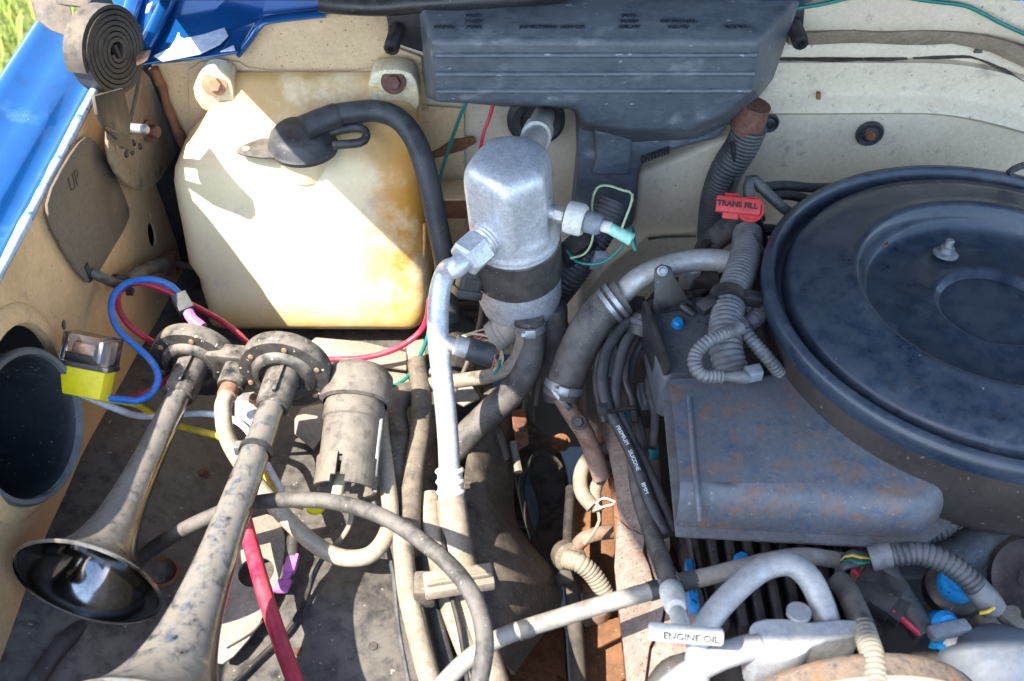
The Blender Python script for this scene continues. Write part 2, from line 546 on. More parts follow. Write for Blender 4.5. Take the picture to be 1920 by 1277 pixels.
m_rustalu = M('rust_stained_compressor', (0.22, 0.155, 0.105), (0.15, 0.12, 0.10), 40, 0.7, patch=((0.27, 0.12, 0.05), 50, 0.52, 0.12), speck=((0.10, 0.08, 0.07), 160, 0.6, 0.08), bump=0.0008, bscale=200)
m_cast = M('cast_intake', (0.075, 0.09, 0.10), (0.11, 0.125, 0.135), 40, 0.5, 0.3, patch=((0.04, 0.045, 0.05), 30, 0.58, 0.14), speck=((0.3, 0.32, 0.33), 260, 0.69, 0.05), bump=0.0005, bscale=300)
m_drive = M('driveway_concrete', (0.11, 0.125, 0.145), (0.08, 0.09, 0.105), 5, 0.85, speck=((0.34, 0.36, 0.38), 80, 0.66, 0.06))
m_lawn = M('lawn_soil', (0.10, 0.13, 0.03), (0.16, 0.17, 0.05), 9, 0.9)
m_grass = M('grass_blades', (0.22, 0.32, 0.045), (0.36, 0.40, 0.08), 5, 0.6, patch=((0.45, 0.42, 0.16), 8, 0.6, 0.15))
m_hood = M('hood_underside', (0.06, 0.13, 0.27), (0.05, 0.11, 0.24), 10, 0.5)
m_label = M('label_paper', (0.72, 0.72, 0.74), (0.64, 0.64, 0.68), 60, 0.5)
m_purple = M('purple_print', (0.16, 0.10, 0.42), None, 60, 0.5)

# ------------------------------------------------------------------ the setting
def sheet(name, fn, u0, u1, nu, v0, v1, nv, mat, thick=0.0, kind='structure'):
    bm = bmesh.new()
    g = [[bm.verts.new(fn(u0 + (u1 - u0) * i / nu, v0 + (v1 - v0) * j / nv)) for j in range(nv + 1)] for i in range(nu + 1)]
    for i in range(nu):
        for j in range(nv):
            bm.faces.new((g[i][j], g[i + 1][j], g[i + 1][j + 1], g[i][j + 1]))
    if thick:
        bmesh.ops.recalc_face_normals(bm, faces=bm.faces[:])
        bmesh.ops.solidify(bm, geom=bm.faces[:], thickness=thick)
    return mk(name, bm, mat, kind=kind)

def interp(tab, t):
    if t <= tab[0][0]:
        return tab[0][1]
    for (a, p), (b, q) in zip(tab, tab[1:]):
        if t <= b:
            s = (t - a) / (b - a)
            return p + (q - p) * s
    return tab[-1][1]

def sstep(a, b, t):
    t = max(0, min(1, (t - a) / (b - a)))
    return t * t * (3 - 2 * t)

sheet('driveway', lambda x, y: V((x, y, 0.0)), -60, 60, 4, -60, 60, 4, m_drive)
sheet('lawn', lambda x, y: V((x + (y - 2.5) * 0.10, y, 0.006 + 0.02 * noise.noise(V((x, y, 0)) * 1.5))), -40, -1.02, 40, -10, 40, 40, m_lawn)

bm = bmesh.new()
for i in range(26000):
    y = random.uniform(2.2, 6.5)
    x = random.uniform(-3.9, -0.95)
    x0 = x + (y - 2.5) * 0.10
    if x0 > -1.0 + (y - 2.5) * 0.1:
        continue
    h = random.uniform(0.03, 0.085)
    a = random.uniform(0, 6.283)
    w = random.uniform(0.003, 0.006)
    dx, dy = math.cos(a), math.sin(a)
    lean = random.uniform(0.1, 0.8) * h
    b0 = V((x0, y, 0.0))
    s = V((-dy, dx, 0)) * w
    v = [bm.verts.new(p) for p in (b0 - s, b0 + s, b0 + s * 0.7 + V((dx * lean * 0.4, dy * lean * 0.4, h * 0.6)), b0 - s * 0.7 + V((dx * lean * 0.4, dy * lean * 0.4, h * 0.6)), b0 + V((dx * lean, dy * lean, h)))]
    bm.faces.new(v[:4])
    bm.faces.new((v[3], v[2], v[4]))
g = mk('grass', bm, m_grass, smooth=False, kind='stuff')
g['label'] = 'sunlit yellow green lawn beyond the blue fender'

# firewall: a swept profile (height, forward offset) that dips at its right end
FW = 1.12
prof = [(1.20, -0.028), (1.19, -0.026), (1.170, -0.024), (1.157, -0.022), (1.149, -0.014), (1.144, 0.006), (1.136, 0.013), (1.127, 0.008), (1.122, 0.004), (1.108, 0.003), (1.1065, 0.0075),
        (1.1045, 0.0075), (1.103, -0.002), (1.062, 0.0), (1.056, -0.004), (1.050, -0.013), (1.043, -0.017), (1.038, -0.012), (1.034, -0.001), (1.030, 0.0), (0.99, 0.0), (0.95, 0.0), (0.90, 0.004), (0.80, 0.01), (0.60, 0.03)]
def fwpt(x, i):
    z, o = prof[i]
    right = sstep(0.06, 0.16, x)
    drop = 0.060 * sstep(0.50, 0.80, x) * (1 if z < 1.15 else 0.6)
    wob = 0.0015 * noise.noise(V((x * 9, z * 9, 3)))
    o2 = o * right + (1 - right) * (0.0)
    lim = interp([(-0.30, 1.108), (-0.262, 1.112), (-0.245, 1.150), (-0.13, 1.158), (-0.12, 1.30)], x)
    return V((x, FW + o2 + wob, min(z - drop, lim)))
bm = bmesh.new()
xs = [-0.41 + i * 0.02 for i in range(74)]
g = [[bm.verts.new(fwpt(x, i)) for i in range(len(prof))] for x in xs]
for i in range(len(xs) - 1):
    for j in range(len(prof) - 1):
        bm.faces.new((g[i][j], g[i + 1][j], g[i + 1][j + 1], g[i][j + 1]))
fw = mk('firewall', bm, m_cream, angle=60, kind='structure')

# dark well behind the tank's left side, where the firewall ends
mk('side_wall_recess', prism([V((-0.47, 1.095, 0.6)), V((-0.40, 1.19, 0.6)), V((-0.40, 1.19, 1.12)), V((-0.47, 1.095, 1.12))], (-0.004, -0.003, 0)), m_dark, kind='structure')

# tan cowl side panel behind the tank, with a raised step round the tank's mounting
YC = 1.112
def cw(pts, y=YC):
    return [P(a, b, y=y) for a, b in pts]
cowl = thing('cowl_side_panel', 'tan rust-stained cowl panel behind the top of the washer tank', 'body panel', P(520, 300, y=YC))
mk('sheet_metal', prism(cw([(283, 122), (355, 114), (440, 102), (452, 96), (490, 44), (505, 36), (620, 26), (728, 20), (728, 85), (790, 108), (800, 200), (870, 205), (872, 470), (700, 480), (420, 470), (345, 300), (318, 205)]), (0, 0.004, 0), 0.0012), m_cowl, cowl)
mk('raised_step', prism(chaikin(cw([(355, 118), (440, 112), (470, 132), (640, 140), (690, 128), (760, 128), (790, 150), (795, 300), (795, 330), (365, 330), (352, 170)], 1.108), 1), (0, 0.003, 0), 0.0012), m_cowl, cowl)
mk('rusted_edge', tube([P(288, 128, y=1.104), P(305, 165, y=1.104), P(312, 195, y=1.104), P(324, 225, y=1.104), P(345, 275, y=1.104)], 0.006, 10, wob=0.5), m_rust, cowl)
bm = tube(cw([(448, 100), (470, 72), (488, 47), (510, 36), (612, 24)], 1.106), 0.0085, 10, squash=0.5)
mk('blue_lip', bm, m_blue, cowl)

# wheelhouse floor
ARCH = [(0.2, 0.872), (0.45, 0.882), (0.6, 0.884), (0.70, 0.874), (0.78, 0.853), (0.95, 0.818), (1.10, 0.785), (1.2, 0.765)]
ARC2 = [(0.2, 0.79), (0.55, 0.80), (0.77, 0.785), (0.95, 0.775), (1.2, 0.765)]
def floor_z(x, y):
    t = sstep(-0.47, -0.27, x)
    z = interp(ARCH, y) * (1 - t) + interp(ARC2, y) * t
    z += 0.004 * noise.noise(V((x * 8, y * 8, 0))) + 0.012 * math.exp(-((x + 0.17) ** 2 + (y - 0.56) ** 2) / 0.0022)
    z -= 0.10 * sstep(-0.09, 0.0, x)
    return z
sheet('wheelhouse_floor', lambda x, y: V((x, y, floor_z(x, y))), -0.475, -0.03, 60, 0.15, 1.2, 90, m_floor, thick=-0.004)

# inner fender panel with its holes
ys = [0.15, 0.3, 0.45, 0.6, 0.7, 0.8, 0.9, 1.0, 1.06, 1.092]
out = [V((-0.46, y, interp(ARCH, y) - 0.012)) for y in ys] + [V((-0.46, 1.104, 0.83)), V((-0.46, 1.098, 0.90)), V((-0.46, 1.085, 1.0)), V((-0.46, 1.085, 1.125)), V((-0.46, 0.15, 1.125))]
panel = mk('inner_fender_panel', prism(out, (-0.003, 0, 0)), m_panel, angle=30, kind='structure')
def rod(c, n, r, h, seg=24, squash=1.0):
    bm = bmesh.new()
    c, n = V(c), V(n).normalized()
    sweep(bm, [c - n * h, c + n * h], r, seg)
    if squash != 1.0:
        for v in bm.verts:
            v.co.y = c.y + (v.co.y - c.y) * squash
    return bm
def cutter(bm):
    return mk('cutter', bm, None, smooth=False)
DUCT = P(34, 800, x=-0.46)
cuts = [cutter(rod(P(285, 440, x=-0.46), (1, 0, 0), 0.0175, 0.02, squash=0.75)), cutter(rod(P(281, 405, x=-0.46), (1, 0, 0), 0.005, 0.02)),
        cutter(rod(P(120, 609, x=-0.46), (1, 0, 0), 0.0055, 0.02)), cutter(rod(P(295, 565, x=-0.46), (1, 0, 0), 0.004, 0.02)), cutter(rod(P(301, 512, x=-0.46), (1, 0, 0), 0.004, 0.02)),
        cutter(rod(DUCT + V((0, 0.012, 0.006)), (1, 0, 0), 0.082, 0.02, 48))]
boolean_cut(panel, cuts)
# closed dark space behind the panel
mk('fender_cavity', box((-0.556, 0.9, 0.85), (0.003, 0, 0), (0, 0.8, 0), (0, 0, 0.25)), m_dark, kind='structure')

# raised lip round the duct hole + the black duct itself
dn = V((1, -0.16, 0.20)).normalized()
m_duct = M('duct_plastic', (0.018, 0.021, 0.025), (0.03, 0.034, 0.038), 12, 0.5, patch=((0.09, 0.09, 0.09), 18, 0.6, 0.2), speck=((0.2, 0.2, 0.2), 200, 0.69, 0.05))
duct = thing('air_duct', 'large round black duct opening in the tan inner fender at the left edge', 'duct', DUCT)
mk('duct_wall', lathe([(0.069, -0.085), (0.069, 0.004), (0.0715, 0.012), (0.0705, 0.016), (0.067, 0.012), (0.0645, 0.0), (0.063, -0.08), (0.0, -0.08)], DUCT, dn, 56), m_duct, duct)
mk('duct_lip', lathe([(0.0690, 0.006), (0.0730, 0.007), (0.0740, 0.013), (0.0715, 0.0175), (0.0675, 0.0165), (0.0665, 0.012)], DUCT, dn, 56, cap0=False, cap1=False), m_loom, duct)
mk('pressed_collar', lathe([(0.0825, 0.0), (0.0845, 0.006), (0.091, 0.007), (0.099, 0.003), (0.103, 0.0004)], DUCT + V((0.0004, 0.012, 0.006)), (1, 0, 0), 56, cap0=False, cap1=False), m_panel, duct)

# UP access plate
up = thing('access_plate', 'dark taupe access plate marked UP screwed to the inner fender', 'cover plate', P(160, 500, x=-0.457))
XU = -0.4565
mk('plate', prism(chaikin([P(a, b, x=XU) for a, b in [(82, 372), (120, 300), (152, 256), (170, 258), (200, 305), (238, 385), (238, 415), (205, 470), (168, 532), (155, 528), (120, 480), (86, 415)]], 1), (0.0035, 0, 0), 0.0015), m_up, up)
ux = (P(150, 322, x=XU) - P(128, 352, x=XU)).normalized()
lettering('up_lettering', 'UP', 0.024, P(139, 340, x=XU + 0.0036), P(152, 326, x=XU) - P(128, 354, x=XU), V((0, -0.2, 1)), m_print, up, ext=0.0005)
mk('slot', box(P(166, 510, x=XU + 0.004), (0.0012, 0, 0), (0, 0.004, 0), (0, 0, 0.010)), m_print, up)

# blue fender
FN = thing('blue_fender', 'blue painted fender edge running up the left side in full sun', 'fender', V((-0.5, 0.7, 1.1)))
pf = [(-0.62, 0.45), (-0.62, 0.80), (-0.61, 0.98), (-0.598, 1.06), (-0.586, 1.105), (-0.576, 1.130), (-0.568, 1.139), (-0.560, 1.141), (-0.552, 1.138), (-0.545, 1.131), (-0.525, 1.128), (-0.505, 1.127), (-0.499, 1.123), (-0.494, 1.117), (-0.484, 1.116), (-0.474, 1.119), (-0.4695, 1.1245)]
bm = bmesh.new()
yy = [0.1 + 0.05 * i for i in range(22)]
g = [[bm.verts.new(V((x, y, z + 0.01 * math.sin((y - 0.1) * 1.5) - 0.008))) for x, z in pf] for y in yy]
for i in range(len(yy) - 1):
    for j in range(len(pf) - 1):
        bm.faces.new((g[i][j], g[i + 1][j], g[i + 1][j + 1], g[i][j + 1]))
bmesh.ops.recalc_face_normals(bm, faces=bm.faces[:])
bmesh.ops.solidify(bm, geom=bm.faces[:], thickness=-0.0015)
mk('outer_panel', bm, m_blue, FN, angle=50)
fl = [V((-0.465, y, 1.1185 + 0.01 * math.sin((y - 0.1) * 1.5))) for y in [0.1, 0.3, 0.5, 0.6, 0.7, 0.8, 0.9, 1.0, 1.05]]
bm = bmesh.new()
q = resample(fl, 0.006)
rr = [0.0048 * (1 + 0.35 * noise.noise(p * 30)) for p in q]
sweep(bm, q, rr, 10)
mk('chipped_sunlit_flange', bm, m_litchip, FN)

# blue cowl corner with peeling paint
CC = thing('cowl_corner', 'blue cowl corner with pale peeling paint above the washer tank', 'body panel', P(380, 90, z=1.12))
mk('blue_sheet', prism(Z([(262, 121, 1.128), (300, 114, 1.128), (380, 107, 1.13), (445, 97, 1.132), (478, 42, 1.14), (492, 28, 1.143), (600, 14, 1.15), (640, -40, 1.17), (520, -90, 1.18), (180, -60, 1.16), (225, 30, 1.14), (245, 95, 1.13)]), (0, 0, -0.003), 0.001), m_blue, CC, smooth=False)
def flake(pts, z):
    pts = Z([(a, b, z + c) for a, b, c in pts])
    return prism(pts, (0, 0, -0.0018), 0.0004, 1)
mk('peeling_flake', flake([(358, -20, 0.004), (395, 2, 0.004), (408, 25, 0.003), (428, 66, 0.001), (412, 82, 0.0), (375, 100, -0.002), (305, 114, -0.003), (288, 104, -0.003), (318, 90, -0.001), (330, 70, 0.001), (346, 25, 0.003)], 1.138), m_peel, CC, smooth=False)
mk('peeling_flake', flake([(412, 96, 0.0), (438, 84, 0.001), (441, 93, 0.0)], 1.137), m_peel, CC, smooth=False)
mk('peeling_flake', flake([(276, 8, 0.0), (287, 2, 0.0), (279, 22, 0.0), (272, 24, 0.0)], 1.152), m_peel, CC, smooth=False)
mk('peeling_flake', flake([(252, 52, 0.0), (262, 46, 0.0), (252, 76, 0.0), (245, 78, 0.0)], 1.148), m_peel, CC, smooth=False)
mk('pressed_bead', tube(Z([(330, -30, 1.162), (300, 30, 1.152), (270, 90, 1.140)]), 0.009, 12), m_blue, CC)
mk('pressed_bead', tube(Z([(262, -30, 1.160), (245, 20, 1.150), (235, 60, 1.144)]), 0.010, 12), m_blue, CC)
mk('copper_scrap', prism(Z([(252, 98, 1.142), (282, 92, 1.142), (275, 108, 1.142), (255, 118, 1.142)]), (0, 0, -0.004), 0.001), m_copper, CC)

# the open hood overhead, hinged behind the cowl
HD = thing('open_hood', 'open blue hood propped up over the engine bay, shading its right half', 'hood', V((0.3, 1.17, 1.29)))
ha = R(34.0)
hd = V((0, -math.cos(ha), math.sin(ha)))
hn = V((0, math.sin(ha), math.cos(ha)))
h0 = V((0, 1.165, 1.158))
HX0, HX1, HL = -0.425, 1.05, 1.42
mk('hood_skin', prism([h0 + V((HX0, 0, 0)), h0 + V((HX1, 0, 0)), h0 + V((HX1, 0, 0)) + hd * HL, h0 + V((HX0, 0, 0)) + hd * HL], hn * 0.03, 0.008), m_hood, HD)
for xx in (-0.1, 0.3, 0.7):
    mk('stiffening_rib', box(h0 + V((xx, 0, 0)) + hd * 0.66 - hn * 0.006, (0.03, 0, 0), hd * 0.58, hn * 0.008, 0.004), m_hood, HD)

# radiator support across the front of the bay, below the picture
RS = thing('radiator_support', 'dark radiator support across the front of the engine bay, below the picture', 'panel', V((0.2, 0.12, 0.5)))
mk('support_panel', box((0.2, 0.10, 0.66), (0.85, 0, 0), (0, 0.02, 0), (0, 0, 0.28), 0.01), m_dark, RS)
mk('support_rail', box((0.2, 0.12, 0.955), (0.85, 0, 0), (0, 0.05, 0), (0, 0, 0.012), 0.006), m_black, RS)

# crumbs of dirt and dried leaf on the wheelhouse floor
random.seed(21)
bm = bmesh.new()
for k in range(700):
    x, y = random.uniform(-0.45, -0.08), random.uniform(0.35, 0.95)
    z = floor_z(x, y)
    s = random.uniform(0.0006, 0.0024) * (2.2 if random.random() < 0.05 else 1)
    a_ = random.uniform(0, 6.28)
    pts = [V((x + s * random.uniform(0.6, 1.5) * math.cos(a_ + q * 1.57), y + s * random.uniform(0.6, 1.5) * math.sin(a_ + q * 1.57), z - 0.0002)) for q in range(4)]
    vs_ = [bm.verts.new(p) for p in pts] + [bm.verts.new(V((x, y, z + s * random.uniform(0.5, 1.1))))]
    for q in range(4):
        bm.faces.new((vs_[q], vs_[(q + 1) % 4], vs_[4]))
g = mk('dirt_crumbs', bm, M('dirt_crumb', (0.36, 0.30, 0.22), (0.22, 0.17, 0.12), 90, 0.9), smooth=False, kind='stuff')
g['label'] = 'tan crumbs of dirt scattered over the dark wheelhouse floor'

mk('added_hole_backing', box((-0.492, 1.0, 0.93), (0.002, 0, 0), (0, 0.125, 0), (0, 0, 0.18)), M('void_black', (0.003, 0.003, 0.003), None, 30, 0.95, spec=0.0), kind='structure')  # black sheet added behind the panel holes so they look dark
mk('unseen_cab', box((0.28, 1.95, 0.76), (0.72, 0, 0), (0, 0.78, 0), (0, 0, 0.32), 0.02), m_hood, kind='structure')  # unseen cab behind the firewall, added to shade the ground in the gap

# ------------------------------------------------------------------ upper left: hinge, tank
HG = thing('hood_hinge', 'rusty hood hinge with a coiled flat spring in the upper left corner', 'hinge', P(250, 330, x=-0.44))
hc = P(200, 94, d=1.16)
hx = V((0.93, -0.36, 0.10)).normalized()
e1 = perp(hx)
e2 = hx.cross(e1)
bm = bmesh.new()
turns, n = 7.0, 260
prev = None
for i in range(n + 1):
    t = i / n
    a = t * turns * 2 * math.pi
    r = 0.009 + 0.0405 * t
    ring = []
    for dr, hh in ((-0.0022, -0.013), (0.0022, -0.013), (0.0022, 0.013), (-0.0022, 0.013)):
        wob = 0.0012 * noise.noise(V((a * 0.7, hh * 30, 1)))
        ring.append(bm.verts.new(hc + (e1 * math.cos(a) + e2 * math.sin(a)) * (r + dr) + hx * (hh + wob + 0.0035 * (1 - t))))
    if prev:
        for k in range(4):
            bm.faces.new((prev[k], prev[(k + 1) % 4], ring[(k + 1) % 4], ring[k]))
    else:
        bm.faces.new(ring[::-1])
    prev = ring
bm.faces.new(prev)
m_spring = M('spring_steel_grime', (0.040, 0.034, 0.028), (0.062, 0.052, 0.042), 60, 0.6, 0.2, dust=((0.30, 0.23, 0.16), 0.4, 40), patch=((0.13, 0.085, 0.055), 50, 0.6, 0.14))
mk('coil_spring', bm, m_spring, HG, angle=40)
mk('spring_drum', lathe([(0.046, -0.0105), (0.046, -0.0125), (0, -0.0125)], hc, hx, 32), m_spring, HG)
mk('hub', box(hc + hx * 0.006, e1 * 0.002, e2 * 0.008, hx * 0.010, 0.0008), m_dark, HG)
mk('hinge_arm', prism([hc + (P(a, b, d=1.16) - hc) - hx * 0.022 for a, b in [(80, -40), (150, -40), (165, 30), (150, 70), (125, 60), (100, 40)]], -hx * 0.004, 0.001), m_spring, HG)
mk('hinge_arm', prism([P(a, b, d=1.15) for a, b in [(96, -30), (122, -30), (126, 12), (105, 8)]], hx * 0.030, 0.001), m_spring, HG)
XH = -0.440
m_hinge = M('hinge_brown', (0.20, 0.145, 0.09), (0.26, 0.19, 0.12), 30, 0.7, patch=((0.10, 0.07, 0.05), 40, 0.58, 0.12), speck=((0.36, 0.28, 0.2), 160, 0.68, 0.06))
mk('base_plate', prism(chaikin([P(a, b, x=XH) for a, b in [(205, 215), (250, 140), (275, 128), (300, 190), (338, 268), (332, 290), (292, 352), (262, 360), (225, 335), (203, 290)]], 1), (-0.005, 0, 0), 0.0018), m_hinge, HG)
mk('base_rib', tube([P(a, b, x=XH + 0.001) for a, b in [(262, 150), (252, 200), (240, 250)]], 0.004, 8), m_hinge, HG)
mk('bracket', prism([P(a, b, x=-0.418) for a, b in [(178, 180), (232, 165), (246, 222), (244, 262), (222, 262), (196, 240), (184, 215)]], (-0.004, 0, 0), 0.001), m_spring, HG)
mk('bracket_flange', prism([P(196, 240, x=-0.418), P(244, 262, x=-0.418), P(246, 285, x=-0.432), P(200, 262, x=-0.432)], (0.003, 0, 0.002), 0.0006), m_hinge, HG)
mk('pivot_pin', lathe([(0.006, 0), (0.006, 0.024), (0.004, 0.027), (0, 0.027)], P(238, 240, x=-0.432), (1, -0.3, 0.1), 14), m_steel, HG)
bolt(P(280, 246, x=-0.436), (1, -0.35, 0.15), 0.0085, m_rustbolt, HG, washer=1.6, h=1.1)
for k, (a, b) in enumerate([(238, 278), (247, 285), (236, 290), (262, 275), (250, 268), (228, 273)]):
    mk('dried_mud', lathe([(0.004, -0.001), (0.0035, 0.002), (0, 0.003)], P(a, b, x=XH + 0.0005), (1, 0.2 * k - 0.4, 0.1), 7), m_dark, HG)

# washer tank: lofted rounded sections
WT = thing('washer_tank', 'translucent yellowed plastic washer tank with rust stains and a black cap', 'washer tank', V((-0.25, 1.03, 0.79)))
TX0, TX1, TY0, TY1 = -0.404, -0.106, 0.985, 1.102
# (height, left inset, right inset, front y, corner radius)
secs = [(0.808, 0.030, 0.030, 0.985, 0.02), (0.809, 0.020, 0.018, 0.973, 0.022), (0.814, 0.009, 0.007, 0.961, 0.026), (0.826, 0.014, 0.001, 0.955, 0.028), (0.85, 0.012, 0.0, 0.959, 0.028), (0.88, 0.008, 0.0, 0.967, 0.028),
        (0.90, -0.002, 0.0, 0.972, 0.028), (0.97, -0.004, 0.001, 0.992, 0.028), (1.000, -0.004, 0.002, 1.001, 0.028), (1.014, -0.001, 0.003, 1.006, 0.028), (1.025, 0.006, 0.005, 1.014, 0.027),
        (1.033, 0.014, 0.006, 1.024, 0.026), (1.044, 0.026, 0.007, 1.040, 0.024), (1.060, 0.040, 0.008, 1.058, 0.020), (1.080, 0.048, 0.009, 1.075, 0.014), (1.094, 0.052, 0.012, 1.086, 0.010), (1.100, 0.056, 0.016, 1.092, 0.006)]
rings = []
for z, a, b, f, r in secs:
    x0, x1, y0, y1 = TX0 + a, TX1 - b, f, TY1
    r = min(r, (y1 - y0) * 0.49)
    pts = []
    for cx, cy, a0 in ((x1 - r, y1 - r * 0.5, 0), (x0 + r, y1 - r * 0.5, 90), (x0 + r, y0 + r, 180), (x1 - r, y0 + r, 270)):
        ry = r * 0.5 if cy > (y0 + y1) / 2 else r
        for k in range(7):
            t = R(a0 + 15 * k)
            pts.append(V((cx + r * math.cos(t), cy + ry * math.sin(t), z)))
    rings.append(pts)
# subdivide each side of the ring for a gently uneven moulding
def densify(r, m=10):
    o = []
    for i in range(len(r)):
        a, b = r[i], r[(i + 1) % len(r)]
        k = m if i % 7 == 6 else 1
        o += [a.lerp(b, j / k) for j in range(k)]
    return o
rings = [densify(r) for r in rings]
fine = []
for a, b in zip(rings, rings[1:]):
    k = max(1, int(abs(b[0].z - a[0].z) / 0.012))
    for j in range(k):
        fine.append([p.lerp(q, j / k) for p, q in zip(a, b)])
fine.append(rings[-1])
for r in fine:
    for p in r:
        if p.y < 1.06:
            w = 0.0022 * noise.noise(V((p.x * 14, 2, p.z * 14)))
            p.y += w
            # lower left: the moulding steps out
            p.y -= 0.004 * (1 - sstep(0.862, 0.878, p.z))
mk('tank_body', loft(fine), m_tank, WT, angle=60)
mk('mounting_tab', prism(chaikin(cw([(358, 175), (372, 140), (392, 132), (422, 138), (436, 152), (440, 205), (385, 215)], 1.074), 1), (0, 0.030, 0), 0.003), m_tab, WT)
mk('mounting_tab', prism(chaikin(cw([(690, 150), (705, 132), (752, 130), (778, 142), (786, 175), (786, 205), (760, 222), (712, 218), (692, 190)], 1.074), 1), (0, 0.030, 0), 0.003), m_tab, WT)
mk('top_flange', prism(cw([(425, 152), (470, 138), (700, 142), (700, 200), (425, 200)], 1.100), (0, 0.005, 0), 0.0015), m_tank, WT)
m_cbolt = M('tan_rust_bolt', (0.46, 0.24, 0.14), (0.36, 0.17, 0.10), 120, 0.6)
bolt(P(402, 157, y=1.073), (0.12, -0.95, 0.3), 0.0085, m_cbolt, WT, washer=1.75, h=0.5)
bolt(P(738, 153, y=1.073), (0.0, -0.95, 0.3), 0.0090, m_rustbolt, WT, washer=1.65, h=0.5)
for pts in ([(692, 545, 0), (730, 546, 0), (762, 541, 0), (780, 530, 0.002)], [(708, 585, 0), (745, 585, 0), (770, 579, 0), (786, 569, 0.003)], [(408, 582, 0), (450, 586, 0), (485, 588, 0)], [(402, 545, 0), (440, 549, 0), (470, 551, 0)]):
    mk('level_mark', tube([P(a, b, y=interp([(530, 0.979), (590, 0.9575)], b)) + V((0, c * 3, 0)) for a, b, c in pts], 0.0014, 8), m_tank, WT)
mk('moulded_bead', tube([P(a, b, y=0.99) for a, b in [(768, 525), (788, 500), (795, 470), (796, 420)]], 0.002, 8), m_tank, WT)

CP = P(566, 250, z=1.060)
capn = V((0.03, 0.0, 1)).normalized()
cap = mk('filler_cap', lathe([(0.036, -0.022), (0.041, -0.020), (0.0420, -0.015), (0.0395, -0.012), (0.0380, -0.002), (0.033, 0.0035), (0.022, 0.0055), (0, 0.006)], CP, capn, 40), m_rubber, WT)
mk('filler_neck', lathe([(0.033, -0.050), (0.033, -0.022), (0, -0.022)], CP, capn, 32), m_tank, WT)
tz = 1.047
mk('cap_tongue', prism(chaikin(Z([(440, 284, tz), (452, 272, tz), (500, 254, tz), (560, 250, tz), (560, 292, tz), (500, 296, tz), (455, 290, tz)]), 1), (0, 0, -0.003), 0.001), m_rubberd, cap)
mk('tongue_hole', lathe([(0.0045, -0.0002), (0.0045, 0.0006), (0, 0.0006)], P(461, 279, z=tz), (0, 0, 1), 16), m_tank, cap)
mk('pull_loop', tube(Z([(618, 248, 1.062), (660, 240, 1.064), (682, 243, 1.064), (686, 258, 1.063), (672, 268, 1.061), (625, 272, 1.058)]), 0.0052, 12), m_rubber, cap)
mk('outlet_elbow', tube(Z([(570, 240, 1.074), (600, 228, 1.076), (632, 216, 1.078)]), 0.0150, 16), m_rubber, cap)

tag(mk('filler_hose', tube(Z([(620, 217, 1.078), (660, 211, 1.08), (705, 208, 1.081), (745, 222, 1.078), (775, 256, 1.066), (793, 300, 1.05), (806, 350, 1.025), (820, 420, 0.985), (832, 480, 0.95), (838, 540, 0.90), (842, 600, 0.86)]), 0.0128, 20), m_rubber),
    'thick black rubber hose arching from the washer tank cap down its right side', 'hose')

# strap that runs along the inner fender to the tank, through a clip
ST = thing('grimy_cable', 'grimy taped cable clipped along the inner fender towards the tank', 'cable', P(250, 520, x=-0.44))
mk('taped_section', tube([P(235, 528, x=-0.442), P(262, 512, x=-0.440), P(290, 500, x=-0.440), P(318, 494, x=-0.440)], 0.0088, 12, wob=0.5), m_taupe, ST)
mk('thin_section', tube([P(318, 494, x=-0.440), P(340, 496, x=-0.432), P(362, 502, x=-0.42)], 0.0045, 10), m_taupe, ST)
mk('thin_section', tube([P(166, 508, x=-0.462), P(180, 515, x=-0.448), P(205, 527, x=-0.442), P(238, 538, x=-0.436)], 0.0058, 10), m_taupe, ST)
mk('clip', box(P(321, 494, x=-0.442), (0.008, 0, 0), (0, 0.009, 0), (0, 0, 0.014), 0.002), m_rustbolt, ST)
mk('cable_tie', lathe([(0.0115, -0.002), (0.0125, -0.002), (0.0125, 0.002), (0.0115, 0.002)], P(228, 528, x=-0.436), (0.2, 0.8, 0.25), 20, cap0=False, cap1=False), m_black, ST)
mk('tie_head', box(P(244, 547, x=-0.424), (0.004, 0, 0), (0, 0.004, 0), (0, 0, 0.003), 0.001), m_black, ST)

# ------------------------------------------------------------------ cover, black case, accumulator
JB = thing('junction_block_cover', 'long dark grey plastic junction block cover with three ribs on the firewall', 'plastic cover', P(1100, 200, y=1.05))
front = [P(a, b, y=1.0) for a, b in [(808, 77), (818, 192), (950, 196), (1080, 199), (1092, 232), (1180, 245), (1290, 243), (1365, 210), (1408, 172), (1422, 79)]]
back = [P(a, b, y=1.07) for a, b in [(783, -6), (800, 185), (940, 200), (1075, 205), (1085, 245), (1185, 272), (1310, 265), (1390, 225), (1450, 150), (1506, -12)]]
mk('cover_shell', prism(front, None, 0.0055, 3, back=back), m_plastic, JB, angle=35)
back2 = [p + V((0, 0.05, 0)) for p in back]
mk('cover_base', prism(back, None, 0.002, 1, back=back2), m_plastic, JB)
for py, x0, x1 in ((104, 816, 1418), (139, 818, 1414), (171, 820, 1408)):
    mk('rib', tube([P(x0, py, y=0.9995), P(x1, py - 1, y=0.9995)], 0.0032, 8, smooth=False, step=0.05), m_plastic, JB)
tn0, tn1 = P(1115, 77, y=1.0), P(1115, -8, y=1.07)
tyd = tn1 - tn0
def ledge(px, py):
    t = (77 - py) / 85.0
    a, b = P(px, 77, y=1.0), P(px, -8, y=1.07)
    return P(px, py, y=1.0 + 0.07 * t * 0.95)
m_emb = M('embossed_plastic', (0.032, 0.040, 0.050), (0.045, 0.054, 0.066), 60, 0.5)
